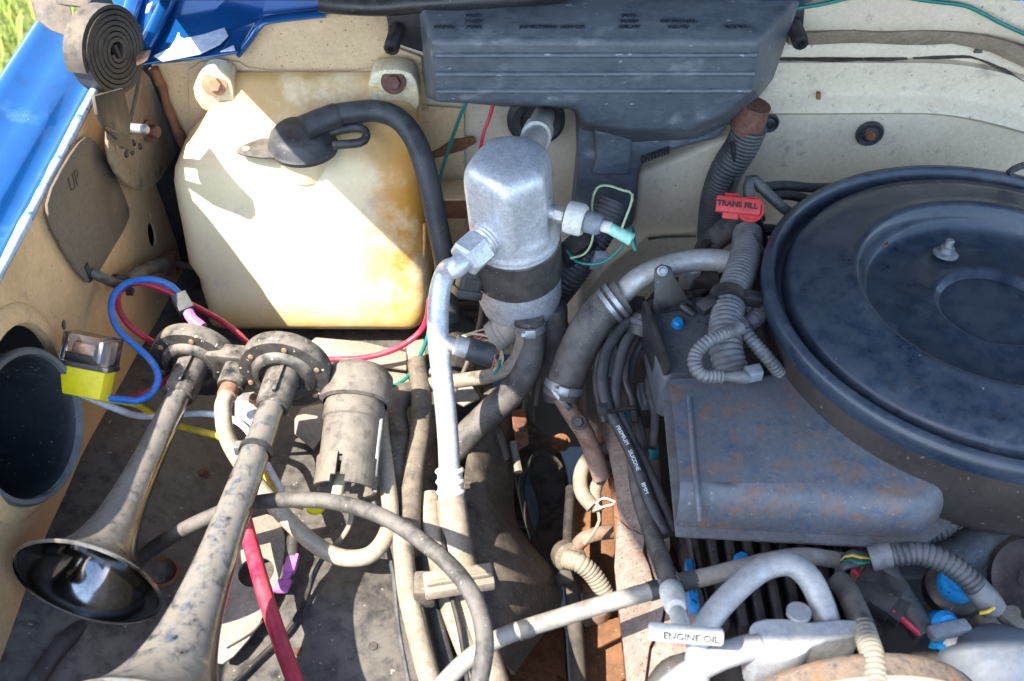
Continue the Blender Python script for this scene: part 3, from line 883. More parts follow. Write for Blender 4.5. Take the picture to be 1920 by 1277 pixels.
for px, lines in ((833, ['GRND']), (888, ['FUEL', 'PUMP', 'FUSE']), (1035, ['JUNCTION  BLOCK']), (1180, ['FUEL', 'PUMP', 'RELAY']), (1272, ['OPTIONAL', 'RELAY']), (1379, ['GRND'])):
    for k, t in enumerate(lines):
        c = ledge(px, 52 - 10.5 * (len(lines) - 1 - k))
        lettering('embossed_word', t, 0.0064, c, (1, 0, 0), tyd, m_emb, JB, ext=0.0007, lift=0.001, sx=1.25, bold=0.0001)
for (px, py, tabs) in ((745, 56, [(722, 24), (790, 20), (795, 100), (770, 92), (735, 80)]), (1487, 46, [(1470, 10), (1510, 8), (1506, 60), (1475, 62)])):
    mk('mounting_ear', prism([P(a, b, y=1.085) for a, b in tabs], (0, 0.01, 0), 0.002), m_black, JB)
    c = P(px, py, y=1.083)
    s = mk('standoff_nut', lathe([(0.0095, 0.0), (0.0095, 0.030), (0.008, 0.034), (0.0042, 0.034), (0.0042, 0.022), (0, 0.022)], c, (-0.12 if px < 1000 else 0.1, -0.75, -0.15), 8), m_black, JB, angle=25)

tag(mk('cowl_seal', tube([P(598, 4, y=1.075), P(650, 10, y=1.075), P(720, 12, y=1.07), P(790, 6, y=1.06), P(900, -2, y=1.05), P(1060, -14, y=1.05)], 0.0105, 12), m_black),
    'black rubber seal strip crossing the top edge above the plastic cover', 'rubber seal')

EC = thing('evaporator_case', 'black plastic evaporator case below the plastic cover, beside the silver canister', 'plastic case', P(1140, 430, y=1.07))
mk('case', prism([P(a, b, y=1.055) for a, b in [(1080, 190), (1084, 320), (1072, 440), (1105, 452), (1160, 440), (1188, 425), (1196, 325), (1214, 296), (1345, 262), (1392, 212), (1390, 190)]], (0, 0.055, 0), 0.006, 3), m_plastic, EC)
mk('case_step', prism([P(a, b, y=1.043) for a, b in [(1112, 245), (1118, 300), (1108, 330), (1180, 330), (1186, 270), (1180, 250)]], (0, 0.02, 0), 0.005, 3), m_plastic, EC)
for k in range(9):
    a = P(1205 + k * 6, 299 - k * 2.2, y=1.052)
    mk('grille_tooth', box(a, (0.0012, 0, 0), (0, 0.003, 0), (0, 0, 0.004)), m_black, EC)

# cream tunnel bulge of the firewall
m_cream2 = m_cream
mk('firewall_bulge', prism([P(a, b, y=1.085) for a, b in [(1196, 330), (1352, 262), (1385, 255), (1352, 340), (1335, 440), (1218, 446), (1150, 500), (1092, 560), (1085, 640), (1055, 640), (1060, 470), (1100, 450), (1190, 425)]], (0, 0.03, 0), 0.008, 3), m_cream2, kind='structure')
mk('firewall_corner', prism([P(a, b, y=1.06) for a, b in [(1045, 455), (1082, 445), (1092, 470), (1092, 590), (1060, 640), (1040, 640)]], (0, 0.05, 0), 0.008, 3), m_cream2, kind='structure')
mk('firewall_lower', prism([V((0.02, 1.10, 0.40)), V((0.75, 1.10, 0.40)), V((0.75, 1.10, 0.66)), V((0.02, 1.10, 0.66))], (0, 0.03, 0)), m_dark, kind='structure')
tag(mk('fold_line', tube([P(a, b, y=1.1195) - V((0, 0.0, 0)) for a, b in [(1215, 448), (1255, 444), (1305, 443)]], 0.0018, 8), m_taupe), 'thin brown line along the fold in the cream firewall left of the red handle', 'sealer')  # brown line drawn along the fold of the panel

def grommet(px, py, r, name, label, dome=0.6, y=1.119, n=(0.0, -1, 0.0)):
    return tag(mk(name, lathe([(r, 0), (r * 1.02, 0.003), (r * 0.9, 0.006), (r * 0.6, 0.0045), (r * 0.5, 0.009 * dome), (0, 0.010 * dome)], P(px, py, y=y), n, 28), m_rubber), label, 'grommet')
g1 = grommet(1440, 229, 0.0135, 'grommet', 'black rubber grommet in the cream firewall beside the ribbed conduit')
g2 = grommet(1630, 249, 0.0175, 'grommet', 'black rubber grommet with a rusty middle on the open cream firewall')
mk('rusty_screw', lathe([(0.007, 0), (0.006, 0.006), (0, 0.008)], P(1631, 252, y=1.114), (0.1, -1, 0), 10), m_rust, g2)
for k, (px, py) in enumerate([(1836, 95), (1535, 181)]):
    tag(mk('paint_chip', prism([P(px - 9, py + 5, y=1.1185), P(px, py - 6, y=1.1185), P(px + 9, py - 7, y=1.1185), P(px + 5, py + 5, y=1.1185)] if k == 0 else [P(px - 4, py + 6, y=1.1085), P(px - 3, py - 6, y=1.1085), P(px + 4, py - 6, y=1.1085), P(px + 4, py + 6, y=1.1085)], (0, 0.0045, 0)), m_taupe if k == 0 else m_rust, smooth=False),
        ['dark chip in the firewall paint near the top right corner', 'small rust spot on the firewall ridge above the round grommets'][k], 'paint chip')
# cracked seam sealer: short dark slivers along the seam
SM = thing('cracked_seam', 'dark cracked seam running along the upper cream firewall', 'seam', P(1640, 115, y=1.12))
random.seed(3)
xk = 1428
while xk < 1900:
    L = random.uniform(60, 130)
    n = 9
    def yb(x):
        return 111 + 3.5 * math.sin((x - 1428) * 0.011) + (max(0, x - 1815) ** 1.25) * 0.13
    up_, dn_ = [], []
    for q_ in range(n + 1):
        x_ = xk + L * q_ / n
        w_ = math.sin(math.pi * q_ / n) * random.uniform(0.6, 2.4) + 0.25
        up_.append(P(x_, yb(x_) - w_ * 0.6, y=1.1180))
        dn_.append(P(x_, yb(x_) + w_, y=1.1180))
    mk('crack', prism(up_ + dn_[::-1], (0, 0.007, 0)), m_dark, SM, smooth=False)
    xk += L * random.uniform(0.8, 1.15)

# brown strip that paints in the shade of the fold below the cowl lip
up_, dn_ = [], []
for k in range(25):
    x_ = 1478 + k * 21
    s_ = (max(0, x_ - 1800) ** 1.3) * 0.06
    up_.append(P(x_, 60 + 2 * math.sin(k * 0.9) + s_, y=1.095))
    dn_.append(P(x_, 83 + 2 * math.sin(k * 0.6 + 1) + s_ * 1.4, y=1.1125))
tag(mk('fold_shade_strip', prism(up_ + dn_[::-1], (0, 0.012, -0.002), 0.0008), M('fold_shade_brown', (0.30, 0.235, 0.165), (0.22, 0.17, 0.12), 30, 0.8, patch=((0.36, 0.30, 0.22), 30, 0.56, 0.15)), smooth=True), 'brown strip painted as shade in the firewall fold above the cracked seam', 'painted shade')

# rust patches left of the canister
tag(mk('rust_gash', prism([P(a, b, y=1.1095) for a, b in [(800, 292), (822, 280), (850, 262), (888, 258), (893, 268), (870, 282), (838, 291), (815, 298)]], (0, 0.004, 0), 0.0006), m_rust, smooth=False), 'jagged rust gash in the cowl left of the silver canister', 'rust patch')
RB = thing('rusty_bracket', 'rusty brown channel bracket between the black hose and the canister', 'bracket', P(850, 405, y=1.06))
mk('channel', box(P(850, 382, y=1.085), (0.032, 0, 0), (0, 0.012, 0), (0, 0, 0.016), 0.002), m_rust, RB)
mk('channel_lip', box(P(850, 357, y=1.075), (0.032, 0, 0), (0, 0.02, 0), (0, 0, 0.0015), 0.0006), m_cowl, RB)

# accumulator
AC = thing('accumulator', 'silver aluminium air conditioning canister with a black band in the middle', 'canister', P(975, 590, y=0.865))
A0, A1 = P(975, 553, y=0.875), P(953, 292, y=0.860)
ax = (A1 - A0).normalized()
H = (A1 - A0).length
RA = 0.0475
ex = (V((1, 0, 0)) - ax * ax.x).normalized()
ey = ax.cross(ex)
flats = [(R(228), 0.0400), (R(298), 0.0420), (R(352), 0.0395), (R(150), 0.041)]
def ring_at(h, r, flat):
    pts = []
    for k in range(72):
        a = 2 * math.pi * k / 72
        rr = r
        if flat > 0:
            for fa, fd in flats:
                c = math.cos(a - fa)
                if c > 0.3:
                    rr = min(rr, r * (1 - flat) + flat * min(r, (fd * r / RA) / c))
        pts.append(A0 + ax * h + (ex * math.cos(a) + ey * math.sin(a)) * rr)
    return pts
lo = [ring_at(h, r, 0) for r, h in [(0.004, -0.030), (0.018, -0.029), (0.030, -0.025), (0.039, -0.018), (0.045, -0.008), (0.0475, 0.004), (0.0475, H * 0.30)]]
mk('lower_shell', loft(lo), m_alu, AC, angle=60)
hi = [ring_at(h, r, f) for r, h, f in [(0.0475, H * 0.30, 0), (0.0475, H * 0.445, 0), (0.0465, H * 0.455, 0), (0.0487, H * 0.462, 0), (0.0487, H * 0.485, 0), (0.0468, H * 0.495, 0), (0.0475, H * 0.53, 0.0), (0.0475, H * 0.56, 0.5), (0.0475, H * 0.60, 1),
                                      (0.0475, H * 0.84, 1), (0.0470, H * 0.88, 0.9), (0.0455, H * 0.915, 0.8), (0.0430, H * 0.945, 0.7), (0.0395, H * 0.968, 0.6), (0.034, H * 0.985, 0.45), (0.026, H * 0.995, 0.3), (0.014, H * 0.999, 0.1), (0.002, H, 0)]]
mk('upper_shell', loft(hi), m_alu, AC, angle=50)
mk('black_band', loft([ring_at(h, r, 0) for r, h in [(0.0476, H * 0.19), (0.0492, H * 0.195), (0.0492, H * 0.435), (0.0476, H * 0.44)]], False, False), m_rubberd, AC)
# inlet fitting with hex nut (left) and the switch (right)
fl = V((-0.62, -0.70, -0.15)).normalized()
f0 = A0 + ax * H * 0.60 + fl * 0.036
mk('threaded_boss', lathe([(0.020, 0), (0.020, 0.004), (0.017, 0.006), (0.0185, 0.008), (0.0165, 0.010), (0.0185, 0.012), (0.0165, 0.014), (0.0165, 0.018), (0, 0.018)], f0, fl, 28), m_alu, AC)
fr = V((0.93, -0.34, -0.05)).normalized()
s0 = A0 + ax * H * 0.70 + fr * 0.037
mk('switch_port', lathe([(0.014, 0), (0.014, 0.003), (0.007, 0.005), (0.007, 0.020), (0, 0.020)], s0, fr, 20), m_alu, AC)
mk('port_nut', lathe([(0.009, 0.010), (0.009, 0.020), (0, 0.020)], s0, fr, 6), m_alud, AC, angle=25)
sw = mk('pressure_switch', lathe([(0.013, 0.022), (0.0165, 0.023), (0.017, 0.027), (0.017, 0.039), (0.015, 0.042), (0, 0.042)], s0, fr, 28), m_white, AC)
mk('switch_socket', lathe([(0.010, 0.042), (0.0115, 0.044), (0.0115, 0.056), (0.009, 0.060), (0, 0.060)], s0, fr, 18), m_grey, sw)
mk('wire_connector', lathe([(0.0045, 0.058), (0.0065, 0.061), (0.0065, 0.070), (0, 0.070)], s0, fr, 12), m_white, sw)
fr2 = (fr + V((0, -0.12, -0.20))).normalized()
mk('wire_sleeve', lathe([(0.0055, 0.0), (0.006, 0.002), (0.0068, 0.028), (0.0052, 0.029), (0, 0.024)], s0 + fr * 0.066, fr2, 14), m_green, sw)
tip = s0 + fr * 0.066 + fr2 * 0.028
# outlet pipe through the firewall grommet
op = A0 + ax * H * 0.93
mk('outlet_pipe', tube([op + V((0.01, 0.02, 0)), P(1003, 262, y=0.93), P(1010, 240, y=0.99), P(1018, 222, y=1.06), P(1020, 215, y=1.12)], 0.0135, 18), m_alud, AC)
mk('pipe_collar', tube([P(1005, 256, y=0.94), P(1010, 244, y=0.975)], 0.0165, 18, smooth=False), m_alud, AC)
tag(mk('pipe_grommet', lathe([(0.036, 0), (0.036, 0.006), (0.030, 0.010), (0.020, 0.008), (0.016, 0.001), (0, 0.001)], P(1005, 222, y=1.105), (0, -1, 0), 32), m_rubber), 'large black rubber grommet where the canister pipe meets the firewall', 'grommet')

# green/red wires behind the canister and at the switch
def wire(name, pts, r, mat, label, cat='wire', seg=8, group=None, wob=0.0):
    return tag(mk(name, tube(pts, r, seg, wob=wob), mat), label, cat, group)
wire('green_wire', [P(a, b, y=c) for a, b, c in [(878, 185, 1.09), (864, 215, 1.085), (846, 265, 1.08), (826, 330, 1.075), (820, 380, 1.07)]], 0.0022, m_grnw, 'thin dark green wire dropping behind the canister left of the magenta one')
wire('red_wire', [P(a, b, y=c) for a, b, c in [(928, 185, 1.09), (916, 225, 1.085), (904, 262, 1.075), (885, 380, 1.06), (872, 500, 1.05)]], 0.0022, m_redw, 'thin magenta red wire dropping behind the top of the canister')
wire('green_wire', [tip, tip + V((0.004, -0.004, -0.010)), P(1185, 425, d=1.10), P(1165, 462, d=1.12), P(1130, 492, d=1.13), P(1085, 492, d=1.14), P(1062, 470, d=1.15)], 0.0016, m_grnw, 'thin green wire hanging in a loop from the switch connector')
wire('pale_green_wire', [tip - fr2 * 0.012 + V((0, 0, 0.007)), P(1186, 368, d=1.05), P(1165, 356, d=1.06), P(1140, 348, d=1.07), P(1120, 352, d=1.08), P(1110, 380, d=1.09), P(1112, 420, d=1.10), P(1110, 452, d=1.11), P(1096, 476, d=1.12), P(1070, 484, d=1.13)], 0.0013, M('pale_green_insulation', (0.32, 0.42, 0.25), None, 60, 0.4), 'thin pale green wire curling over the black switch plug')

# ribbed conduit behind the canister
CD = thing('ribbed_conduit', 'dark ribbed conduit with a strap hanging between canister and black case', 'conduit', P(1050, 540, d=1.2))
mk('conduit', loom([P(1150, 380, d=1.22), P(1128, 425, d=1.22), P(1100, 470, d=1.22), P(1065, 520, d=1.23), P(1035, 560, d=1.25)], 0.019, 0.0052, 0.0014), m_loomd, CD)
mk('strap', tube([P(1072, 452, d=1.195), P(1092, 478, d=1.19)], 0.0225, 16, smooth=False), m_black, CD)
mk('strap_tail', box(P(1122, 488, d=1.18), (0.007, 0, 0), (0, 0.003, 0.003), (0.003, 0, 0.009), 0.001), m_grey, CD)

# connectors below-left of the canister
RL = thing('small_relay', 'small black relay box hanging beside the aluminium pipe', 'relay', P(880, 560, d=1.12))
rx, ry = V((0.86, 0.2, -0.35)).normalized(), V((0.32, 0.5, 0.75)).normalized()
rz = rx.cross(ry).normalized()
ry = rz.cross(rx)
rc = P(880, 527, d=1.13)
mk('relay_case', box(rc, rx * 0.0125, ry * 0.019, rz * 0.010, 0.0015), m_black, RL)
mk('relay_window', box(rc - ry * 0.002 + rz * (0.0102 if rz.z > 0 else -0.0102), rx * 0.008, ry * 0.0065, rz * 0.0006), m_dark, RL)
mk('relay_lip', box(rc - ry * 0.013, rx * 0.0145, ry * 0.0045, rz * 0.0115, 0.001), m_black, RL)
BC = thing('bulkhead_connector', 'grimy brown bulkhead connector with bundled wires on the firewall', 'connector', P(870, 620, y=1.05))
m_brown = M('brown_connector', (0.055, 0.042, 0.034), (0.085, 0.065, 0.05), 40, 0.6, dust=((0.22, 0.17, 0.13), 0.5))
mk('connector_block', box(P(868, 555, y=1.075), (0.028, 0, 0), (0, 0.028, 0), (0, 0, 0.038), 0.003), m_brown, BC)
for k in range(4):
    mk('connector_rib', box(P(868, 530 + 20 * k, y=1.043), (0.029, 0, 0), (0, 0.003, 0), (0, 0, 0.004), 0.001), m_brown, BC)
for k in range(8):
    p = P(842 + k * 8, 590, y=1.05)
    mk('wire', tube([p, p + V((0.002 * (k - 4), -0.008, -0.02)), p + V((0.003 * (k - 4), -0.002, -0.05))], 0.0024, 7), m_brown, BC)
GC = thing('wire_plug', 'dusty grey plug with a fan of thin tan wires under the canister', 'connector', P(950, 640, d=1.13))
gd = (P(915, 636, z=0.912) - P(968, 600, z=0.935)).normalized()
g0 = P(972, 602, z=0.932)
m_dplug = M('dusty_plug', (0.20, 0.18, 0.155), (0.28, 0.25, 0.21), 40, 0.7, dust=((0.5, 0.42, 0.33), 0.7))
mk('plug_body', lathe([(0.0, 0.0), (0.018, 0.001), (0.0195, 0.02), (0.018, 0.021), (0.018, 0.026), (0.0195, 0.027), (0.018, 0.036), (0.015, 0.037), (0, 0.037)], g0, gd, 20), m_dplug, GC)
cols = [(0.55, 0.42, 0.26), (0.50, 0.30, 0.17), (0.40, 0.14, 0.10), (0.60, 0.50, 0.36), (0.48, 0.36, 0.24)]
mw = [M('wire_tan', c, None, 60, 0.5) for c in cols]
random.seed(11)
for k in range(16):
    a = random.uniform(0, 6.28)
    rr = random.uniform(0.003, 0.016)
    s = g0 + gd * 0.034 + (perp(gd) * math.cos(a) + gd.cross(perp(gd)) * math.sin(a)) * rr
    if k < 9:
        e = [P(905 - k * 4 + random.uniform(-8, 8), 640 + random.uniform(-14, 12), z=0.915), P(868 - random.uniform(0, 16), 648 + random.uniform(-12, 16), z=0.90)]
    else:
        e = [P(932 + random.uniform(-6, 12), 668 + random.uniform(-8, 8), z=0.905), P(928 + random.uniform(-8, 14), 700 + random.uniform(-14, 0), z=0.89)]
    mk('wire', tube([s] + e, 0.0013, 6), mw[k % 5], GC)
mk('teal_wire', tube(Z([(938, 675, 0.91), (935, 690, 0.905), (925, 702, 0.90)]), 0.0018, 6), m_grnw, GC)

# aluminium suction line
SL = thing('suction_line', 'bent aluminium air conditioning pipe with crimped hose end left of the canister', 'pipe', P(846, 945, z=0.85))
n0 = f0 + fl * 0.013
nut_end = n0 + fl * 0.040
mk('hex_nut', lathe([(0.0165, 0.002), (0.0205, 0.004), (0.0205, 0.026), (0.0165, 0.029), (0, 0.029)], n0, fl, 6), m_alu, SL, angle=25)
pp = [n0 + fl * 0.024, n0 + fl * 0.040] + Z([(838, 508, 1.038), (825, 545, 1.022), (821, 600, 0.998), (824, 660, 0.972), (833, 740, 0.937), (840, 820, 0.905), (843, 885, 0.88)])
mk('pipe', tube(pp, 0.0112, 20), m_alu, SL)
fc = [P(843, 878, z=0.883), P(847, 945, z=0.853)]
q = resample(fc, 0.0012)
prf = [0.0112, 0.0145, 0.0150, 0.0150, 0.0138, 0.0138, 0.0152, 0.0155]
bm = bmesh.new()
sweep(bm, q, [0.0135 + 0.0022 * max(0, math.sin(i * 2 * math.pi / (len(q) / 3.6))) for i in range(len(q))], 24)
mk('crimp_ferrule', bm, m_white, SL)
mk('hose', tube(Z([(846, 938, 0.856), (852, 985, 0.846), (863, 1050, 0.836), (880, 1130, 0.828), (905, 1220, 0.822), (930, 1300, 0.82)]), 0.0158, 20), m_muddy, SL)
sp0 = P(830, 640, z=0.982)
sd = (P(925, 668, z=0.965) - sp0).normalized()
mk('service_port', lathe([(0.008, 0.0), (0.008, 0.012), (0.011, 0.014), (0.011, 0.027), (0.0095, 0.029), (0, 0.029)], sp0, sd, 18), m_alud, SL)
mk('port_cap', lathe([(0.0105, 0.026), (0.0125, 0.028), (0.0125, 0.052), (0.011, 0.055), (0, 0.055)], sp0, sd, 18), m_rubber, SL)

# ------------------------------------------------------------------ heater hoses and the middle well
def hose(name, pts, r, mat, label, cat='hose', seg=18, wob=0.0, group=None):
    return tag(mk(name, tube(Z(pts), r, seg, wob=wob), mat), label, cat, group)

hose('thin_hose', [(800, 722, 0.862), (840, 716, 0.868), (880, 711, 0.874), (925, 703, 0.884), (960, 684, 0.90), (977, 655, 0.922), (982, 620, 0.945)], 0.0085, m_muddy, 'thin tan hose running from the aluminium pipe to under the canister')
hose('heater_hose', [(992, 596, 0.955), (995, 640, 0.928), (988, 690, 0.90), (962, 732, 0.872), (925, 768, 0.85), (880, 812, 0.83), (845, 850, 0.815)], 0.0165, m_rubberd, 'black heater hose curving down left from under the canister')
HH = thing('short_hose', 'short upright black rubber hose with clamps right of the canister base', 'hose', P(1042, 735, z=0.83))
mk('rubber_hose', tube(Z([(1036, 575, 0.94), (1037, 630, 0.905), (1040, 690, 0.865), (1046, 745, 0.83)]), 0.0172, 20), m_rubberd, HH)
for py, z in ((612, 0.917), (660, 0.885)):
    mk('clamp', tube([P(1037, py - 3, z=z), P(1037.5, py + 5, z=z - 0.005)], 0.0182, 20, smooth=False, step=0.003), m_rubber, HH)
mk('end_collar', tube([P(1036, 568, z=0.945), P(1036, 592, z=0.93)], 0.0150, 20, smooth=False), m_rubber, HH)
BH = thing('large_heater_hose', 'large scuffed black heater hose clamped to a silver pipe in the middle', 'hose', P(1052, 740, z=0.88))
mk('rubber_hose', tube(Z([(1168, 556, 0.985), (1135, 578, 0.975), (1105, 615, 0.958), (1082, 660, 0.932), (1064, 705, 0.905), (1052, 742, 0.885)]), 0.0208, 24), m_rubberd, BH)
for a, b, z in ((1158, 561, 0.984), (1146, 570, 0.98), (1051, 736, 0.887)):
    p0 = P(a, b, z=z)
    mk('clamp', tube([p0, p0 + (P(a - 8, b + 6, z=z - 0.003) - p0).normalized() * 0.005], 0.0220, 24, smooth=False, step=0.002), m_steel, BH)
HP = thing('heater_pipe', 'speckled silver heater pipe bending right from the large black hose', 'pipe', P(1185, 540, z=0.99))
mk('pipe', tube(Z([(1150, 566, 0.98), (1172, 545, 0.99), (1195, 524, 1.0), (1230, 506, 1.008), (1275, 492, 1.012), (1320, 487, 1.012), (1375, 490, 1.01)]), 0.0122, 18), m_alud, HP)
BK = thing('black_bracket', 'black stamped bracket standing over the silver heater pipe', 'bracket', P(1250, 560, z=0.97))
mk('bracket_plate', prism(Z([(1228, 505, 1.03), (1240, 496, 1.034), (1258, 500, 1.032), (1264, 518, 1.025), (1290, 560, 1.00), (1240, 580, 0.99), (1226, 560, 1.0)]), (0, 0.003, -0.002), 0.0006), m_black, BK)
mk('bracket_foot', prism(Z([(1226, 560, 1.0), (1290, 560, 1.0), (1310, 575, 0.985), (1220, 600, 0.98)]), (0, 0.0, -0.003), 0.0006), m_black, BK)
bolt(P(1242, 508, z=1.033), (0, -0.8, 0.6), 0.004, m_steel, BK, washer=1.4)
YP = thing('rusty_pipe_end', 'rusty tan pipe stub below the large black heater hose', 'pipe', P(1110, 860, z=0.8))
m_pinkrust = M('pink_tan_rust', (0.30, 0.20, 0.15), (0.22, 0.135, 0.095), 40, 0.75, patch=((0.2, 0.1, 0.06), 40, 0.57, 0.12))
mk('stub', tube(Z([(1052, 742, 0.87), (1075, 780, 0.85), (1098, 815, 0.835), (1112, 850, 0.82), (1130, 900, 0.80)]), 0.0105, 14), m_pinkrust, YP)
mk('second_stub', tube(Z([(1092, 720, 0.85), (1094, 780, 0.84), (1108, 840, 0.825)]), 0.005, 10), m_pinkrust, YP)
bolt(P(1085, 792, z=0.866), (-0.2, -0.6, 0.8), 0.006, m_dark, YP)

# lower tan wheelhouse wall, suspension and rusty frame seen in the gap
WH = thing('wheelhouse_apron', 'dusty dark taupe curved apron beside the gap in the middle', 'panel', P(950, 1180, z=0.72))
def apron(u, v):
    # u along the wall from back to front, v from top to foot
    A = spline(Z([(905, 745, 0.80), (890, 800, 0.81), (872, 880, 0.815), (868, 980, 0.82), (878, 1080, 0.815), (890, 1180, 0.80), (900, 1300, 0.80)]), 6)
    B = spline(Z([(975, 750, 0.74), (962, 820, 0.72), (958, 890, 0.71), (965, 985, 0.70), (1032, 1075, 0.69), (1045, 1135, 0.68), (960, 1260, 0.70)]), 6)
    i = min(len(A) - 2, int(u * (len(A) - 1)))
    t = u * (len(A) - 1) - i
    a, b = A[i].lerp(A[i + 1], t), B[i].lerp(B[i + 1], t)
    p = a.lerp(b, v)
    p.z += 0.035 * math.sin(math.pi * v) * (0.6 + 0.4 * u) + 0.003 * noise.noise(p * 25)
    return p
bm = bmesh.new()
g = [[bm.verts.new(apron(i / 48, j / 12)) for j in range(13)] for i in range(49)]
for i in range(48):
    for j in range(12):
        bm.faces.new((g[i][j], g[i + 1][j], g[i + 1][j + 1], g[i][j + 1]))
bmesh.ops.recalc_face_normals(bm, faces=bm.faces[:])
bmesh.ops.solidify(bm, geom=bm.faces[:], thickness=-0.004)
mk('apron_sheet', bm, m_taupe, WH, angle=60)
mk('apron_edge', tube([apron(i / 20, 1.0) for i in range(21)], 0.004, 8), m_taupe, WH)
bm = tube([apron(0.18, 0.1), apron(0.2, 0.5), apron(0.3, 0.8)], 0.010, 10)
mk('pressed_bead', bm, m_taupe, WH)

tag(mk('brake_line_post', tube(Z([(985, 640, 0.70), (988, 720, 0.62), (990, 800, 0.52), (992, 900, 0.40)]), 0.011, 12), m_taupe), 'upright dusty steel tube in the gap behind the canister hoses', 'tube')
FR = thing('frame_rail', 'orange rusted frame rail deep in the gap below the dipstick hose', 'frame', P(1130, 1250, z=0.5))
fa = [(1072, 880), (1140, 880), (1215, 1300), (1085, 1300)]
mk('rail_top', prism([P(a, b, z=0.62) for a, b in fa], (0, 0, -0.10), 0.006), m_orange, FR)
mk('rail_boss', prism(chaikin(Z([(1085, 1090, 0.66), (1120, 1080, 0.66), (1150, 1110, 0.66), (1148, 1150, 0.66), (1100, 1160, 0.66)]), 1), (0, 0, -0.04), 0.004), m_pinkrust, FR)
bolt(P(1108, 1100, z=0.661), (-0.2, -0.5, 0.9), 0.009, m_rust, FR, washer=1.5)
mk('cross_strap', prism(Z([(1085, 1180, 0.64), (1180, 1150, 0.64), (1190, 1180, 0.64), (1090, 1230, 0.64)]), (0, 0, -0.006), 0.001), m_orange, FR)
SA = thing('wheel_suspension', 'dark brown suspension arm with a round cup deep in the gap', 'suspension arm', P(1000, 1000, z=0.5))
mk('arm', prism(chaikin(Z([(960, 770, 0.56), (1005, 790, 0.56), (1062, 850, 0.56), (1072, 960, 0.54), (1058, 1080, 0.52), (1000, 1120, 0.52), (940, 1000, 0.54)]), 2), (0, 0, -0.05), 0.008), m_taupe, SA)
mk('spring_cup', lathe([(0.062, 0.0), (0.062, 0.006), (0.055, 0.008), (0.050, 0.002), (0.0, 0.002)], P(985, 910, z=0.585), (0.25, -0.3, 1), 36), m_dark, SA)
bolt(P(1052, 830, z=0.575), (0, -0.4, 1), 0.009, m_rust, SA)
bolt(P(1058, 1000, z=0.56), (0, -0.4, 1), 0.007, m_dark, SA)
mk('lower_arm', prism(Z([(890, 1240, 0.55), (1000, 1170, 0.55), (1060, 1160, 0.55), (1070, 1330, 0.55), (890, 1330, 0.55)]), (0, 0, -0.06), 0.01), m_rust, SA)
SH = thing('shock_rod', 'black shock absorber rod with a grimy eye in the gap', 'shock absorber', P(1075, 1290, z=0.6))
mk('rod', tube(Z([(1070, 915, 0.69), (1066, 980, 0.69), (1064, 1040, 0.69)]), 0.0065, 12), m_black, SH)
mk('upper_eye', lathe([(0.012, -0.014), (0.019, -0.012), (0.019, 0.010), (0.014, 0.014), (0.006, 0.014), (0.006, 0.008), (0, 0.008)], P(1066, 1045, z=0.705), (0.2, -0.7, 0.7), 20), m_taupe, SH)
mk('lower_rod', tube(Z([(1068, 1060, 0.69), (1074, 1120, 0.68), (1080, 1200, 0.67), (1088, 1310, 0.66)]), 0.0095, 12), m_dark, SH)
mk('shock_nut', lathe([(0.011, 0), (0.011, 0.014), (0.006, 0.017), (0, 0.017)], P(1062, 1080, z=0.71), (-0.2, -0.7, 0.7), 6), m_dark, SH)
LC = thing('ribbed_conduit', 'short grey ribbed conduit lying on the frame rail in the gap', 'conduit', P(1130, 1110, z=0.69))
mk('conduit', loom(Z([(1062, 1048, 0.72), (1085, 1055, 0.725), (1110, 1075, 0.715), (1130, 1105, 0.70), (1138, 1125, 0.69)]), 0.0115, 0.0046, 0.0012), m_loomt, LC)
TC = thing('ribbed_conduit', 'pale dusty conduit forking near the spark plug wires with a wire ring', 'conduit', P(1110, 950, z=0.75))
mk('conduit', tube(Z([(1150, 835, 0.80), (1118, 848, 0.80), (1098, 868, 0.795), (1088, 895, 0.79), (1092, 925, 0.785), (1112, 950, 0.78)]), 0.0088, 14), m_loomt, TC)
mk('conduit', loom(Z([(1158, 862, 0.79), (1135, 885, 0.79), (1118, 912, 0.785), (1116, 940, 0.78), (1122, 958, 0.775)]), 0.0075, 0.0036, 0.001), m_loomt, TC)
mk('wire_ring', tube(Z([(1118, 945, 0.79), (1128, 934, 0.79), (1148, 938, 0.79), (1154, 944, 0.79), (1138, 948, 0.79), (1124, 952, 0.79), (1120, 946, 0.79)]), 0.0013, 6), m_white, TC)
mk('tail_wire', tube(Z([(1120, 955, 0.775), (1124, 975, 0.77), (1112, 1000, 0.76), (1095, 1020, 0.75)]), 0.002, 6), m_loomt, TC)
hose('vent_tube', [(1160, 996, 0.72), (1125, 1000, 0.73), (1098, 1008, 0.73), (1085, 1020, 0.72)], 0.0085, m_pinkrust, 'short pale tube joining the frame rail to the heat shield', 'tube')

# heat shield, scaled and cracked, in overlapping plates
HS = thing('heat_shield', 'scaly pinkish grey exhaust heat shield with cracks beside the oil dipstick', 'heat shield', P(1230, 1250, z=0.82))
def plate(pts, th=0.004, bump=0.0):
    return prism(Z(pts), (0, 0, -th), 0.0008, 1)
mk('shield_plate', plate([(1112, 775, 0.815), (1140, 765, 0.82), (1158, 790, 0.83), (1190, 860, 0.845), (1212, 915, 0.845), (1222, 985, 0.845), (1205, 1002, 0.84), (1172, 985, 0.83), (1160, 965, 0.825), (1152, 900, 0.82), (1142, 850, 0.815)]), m_shield, HS)
mk('shield_plate', plate([(1158, 970, 0.832), (1178, 990, 0.84), (1210, 1005, 0.848), (1206, 1035, 0.85), (1218, 1060, 0.855), (1226, 1095, 0.86), (1186, 1112, 0.855), (1158, 1118, 0.845), (1152, 1060, 0.838)]), m_shield, HS)
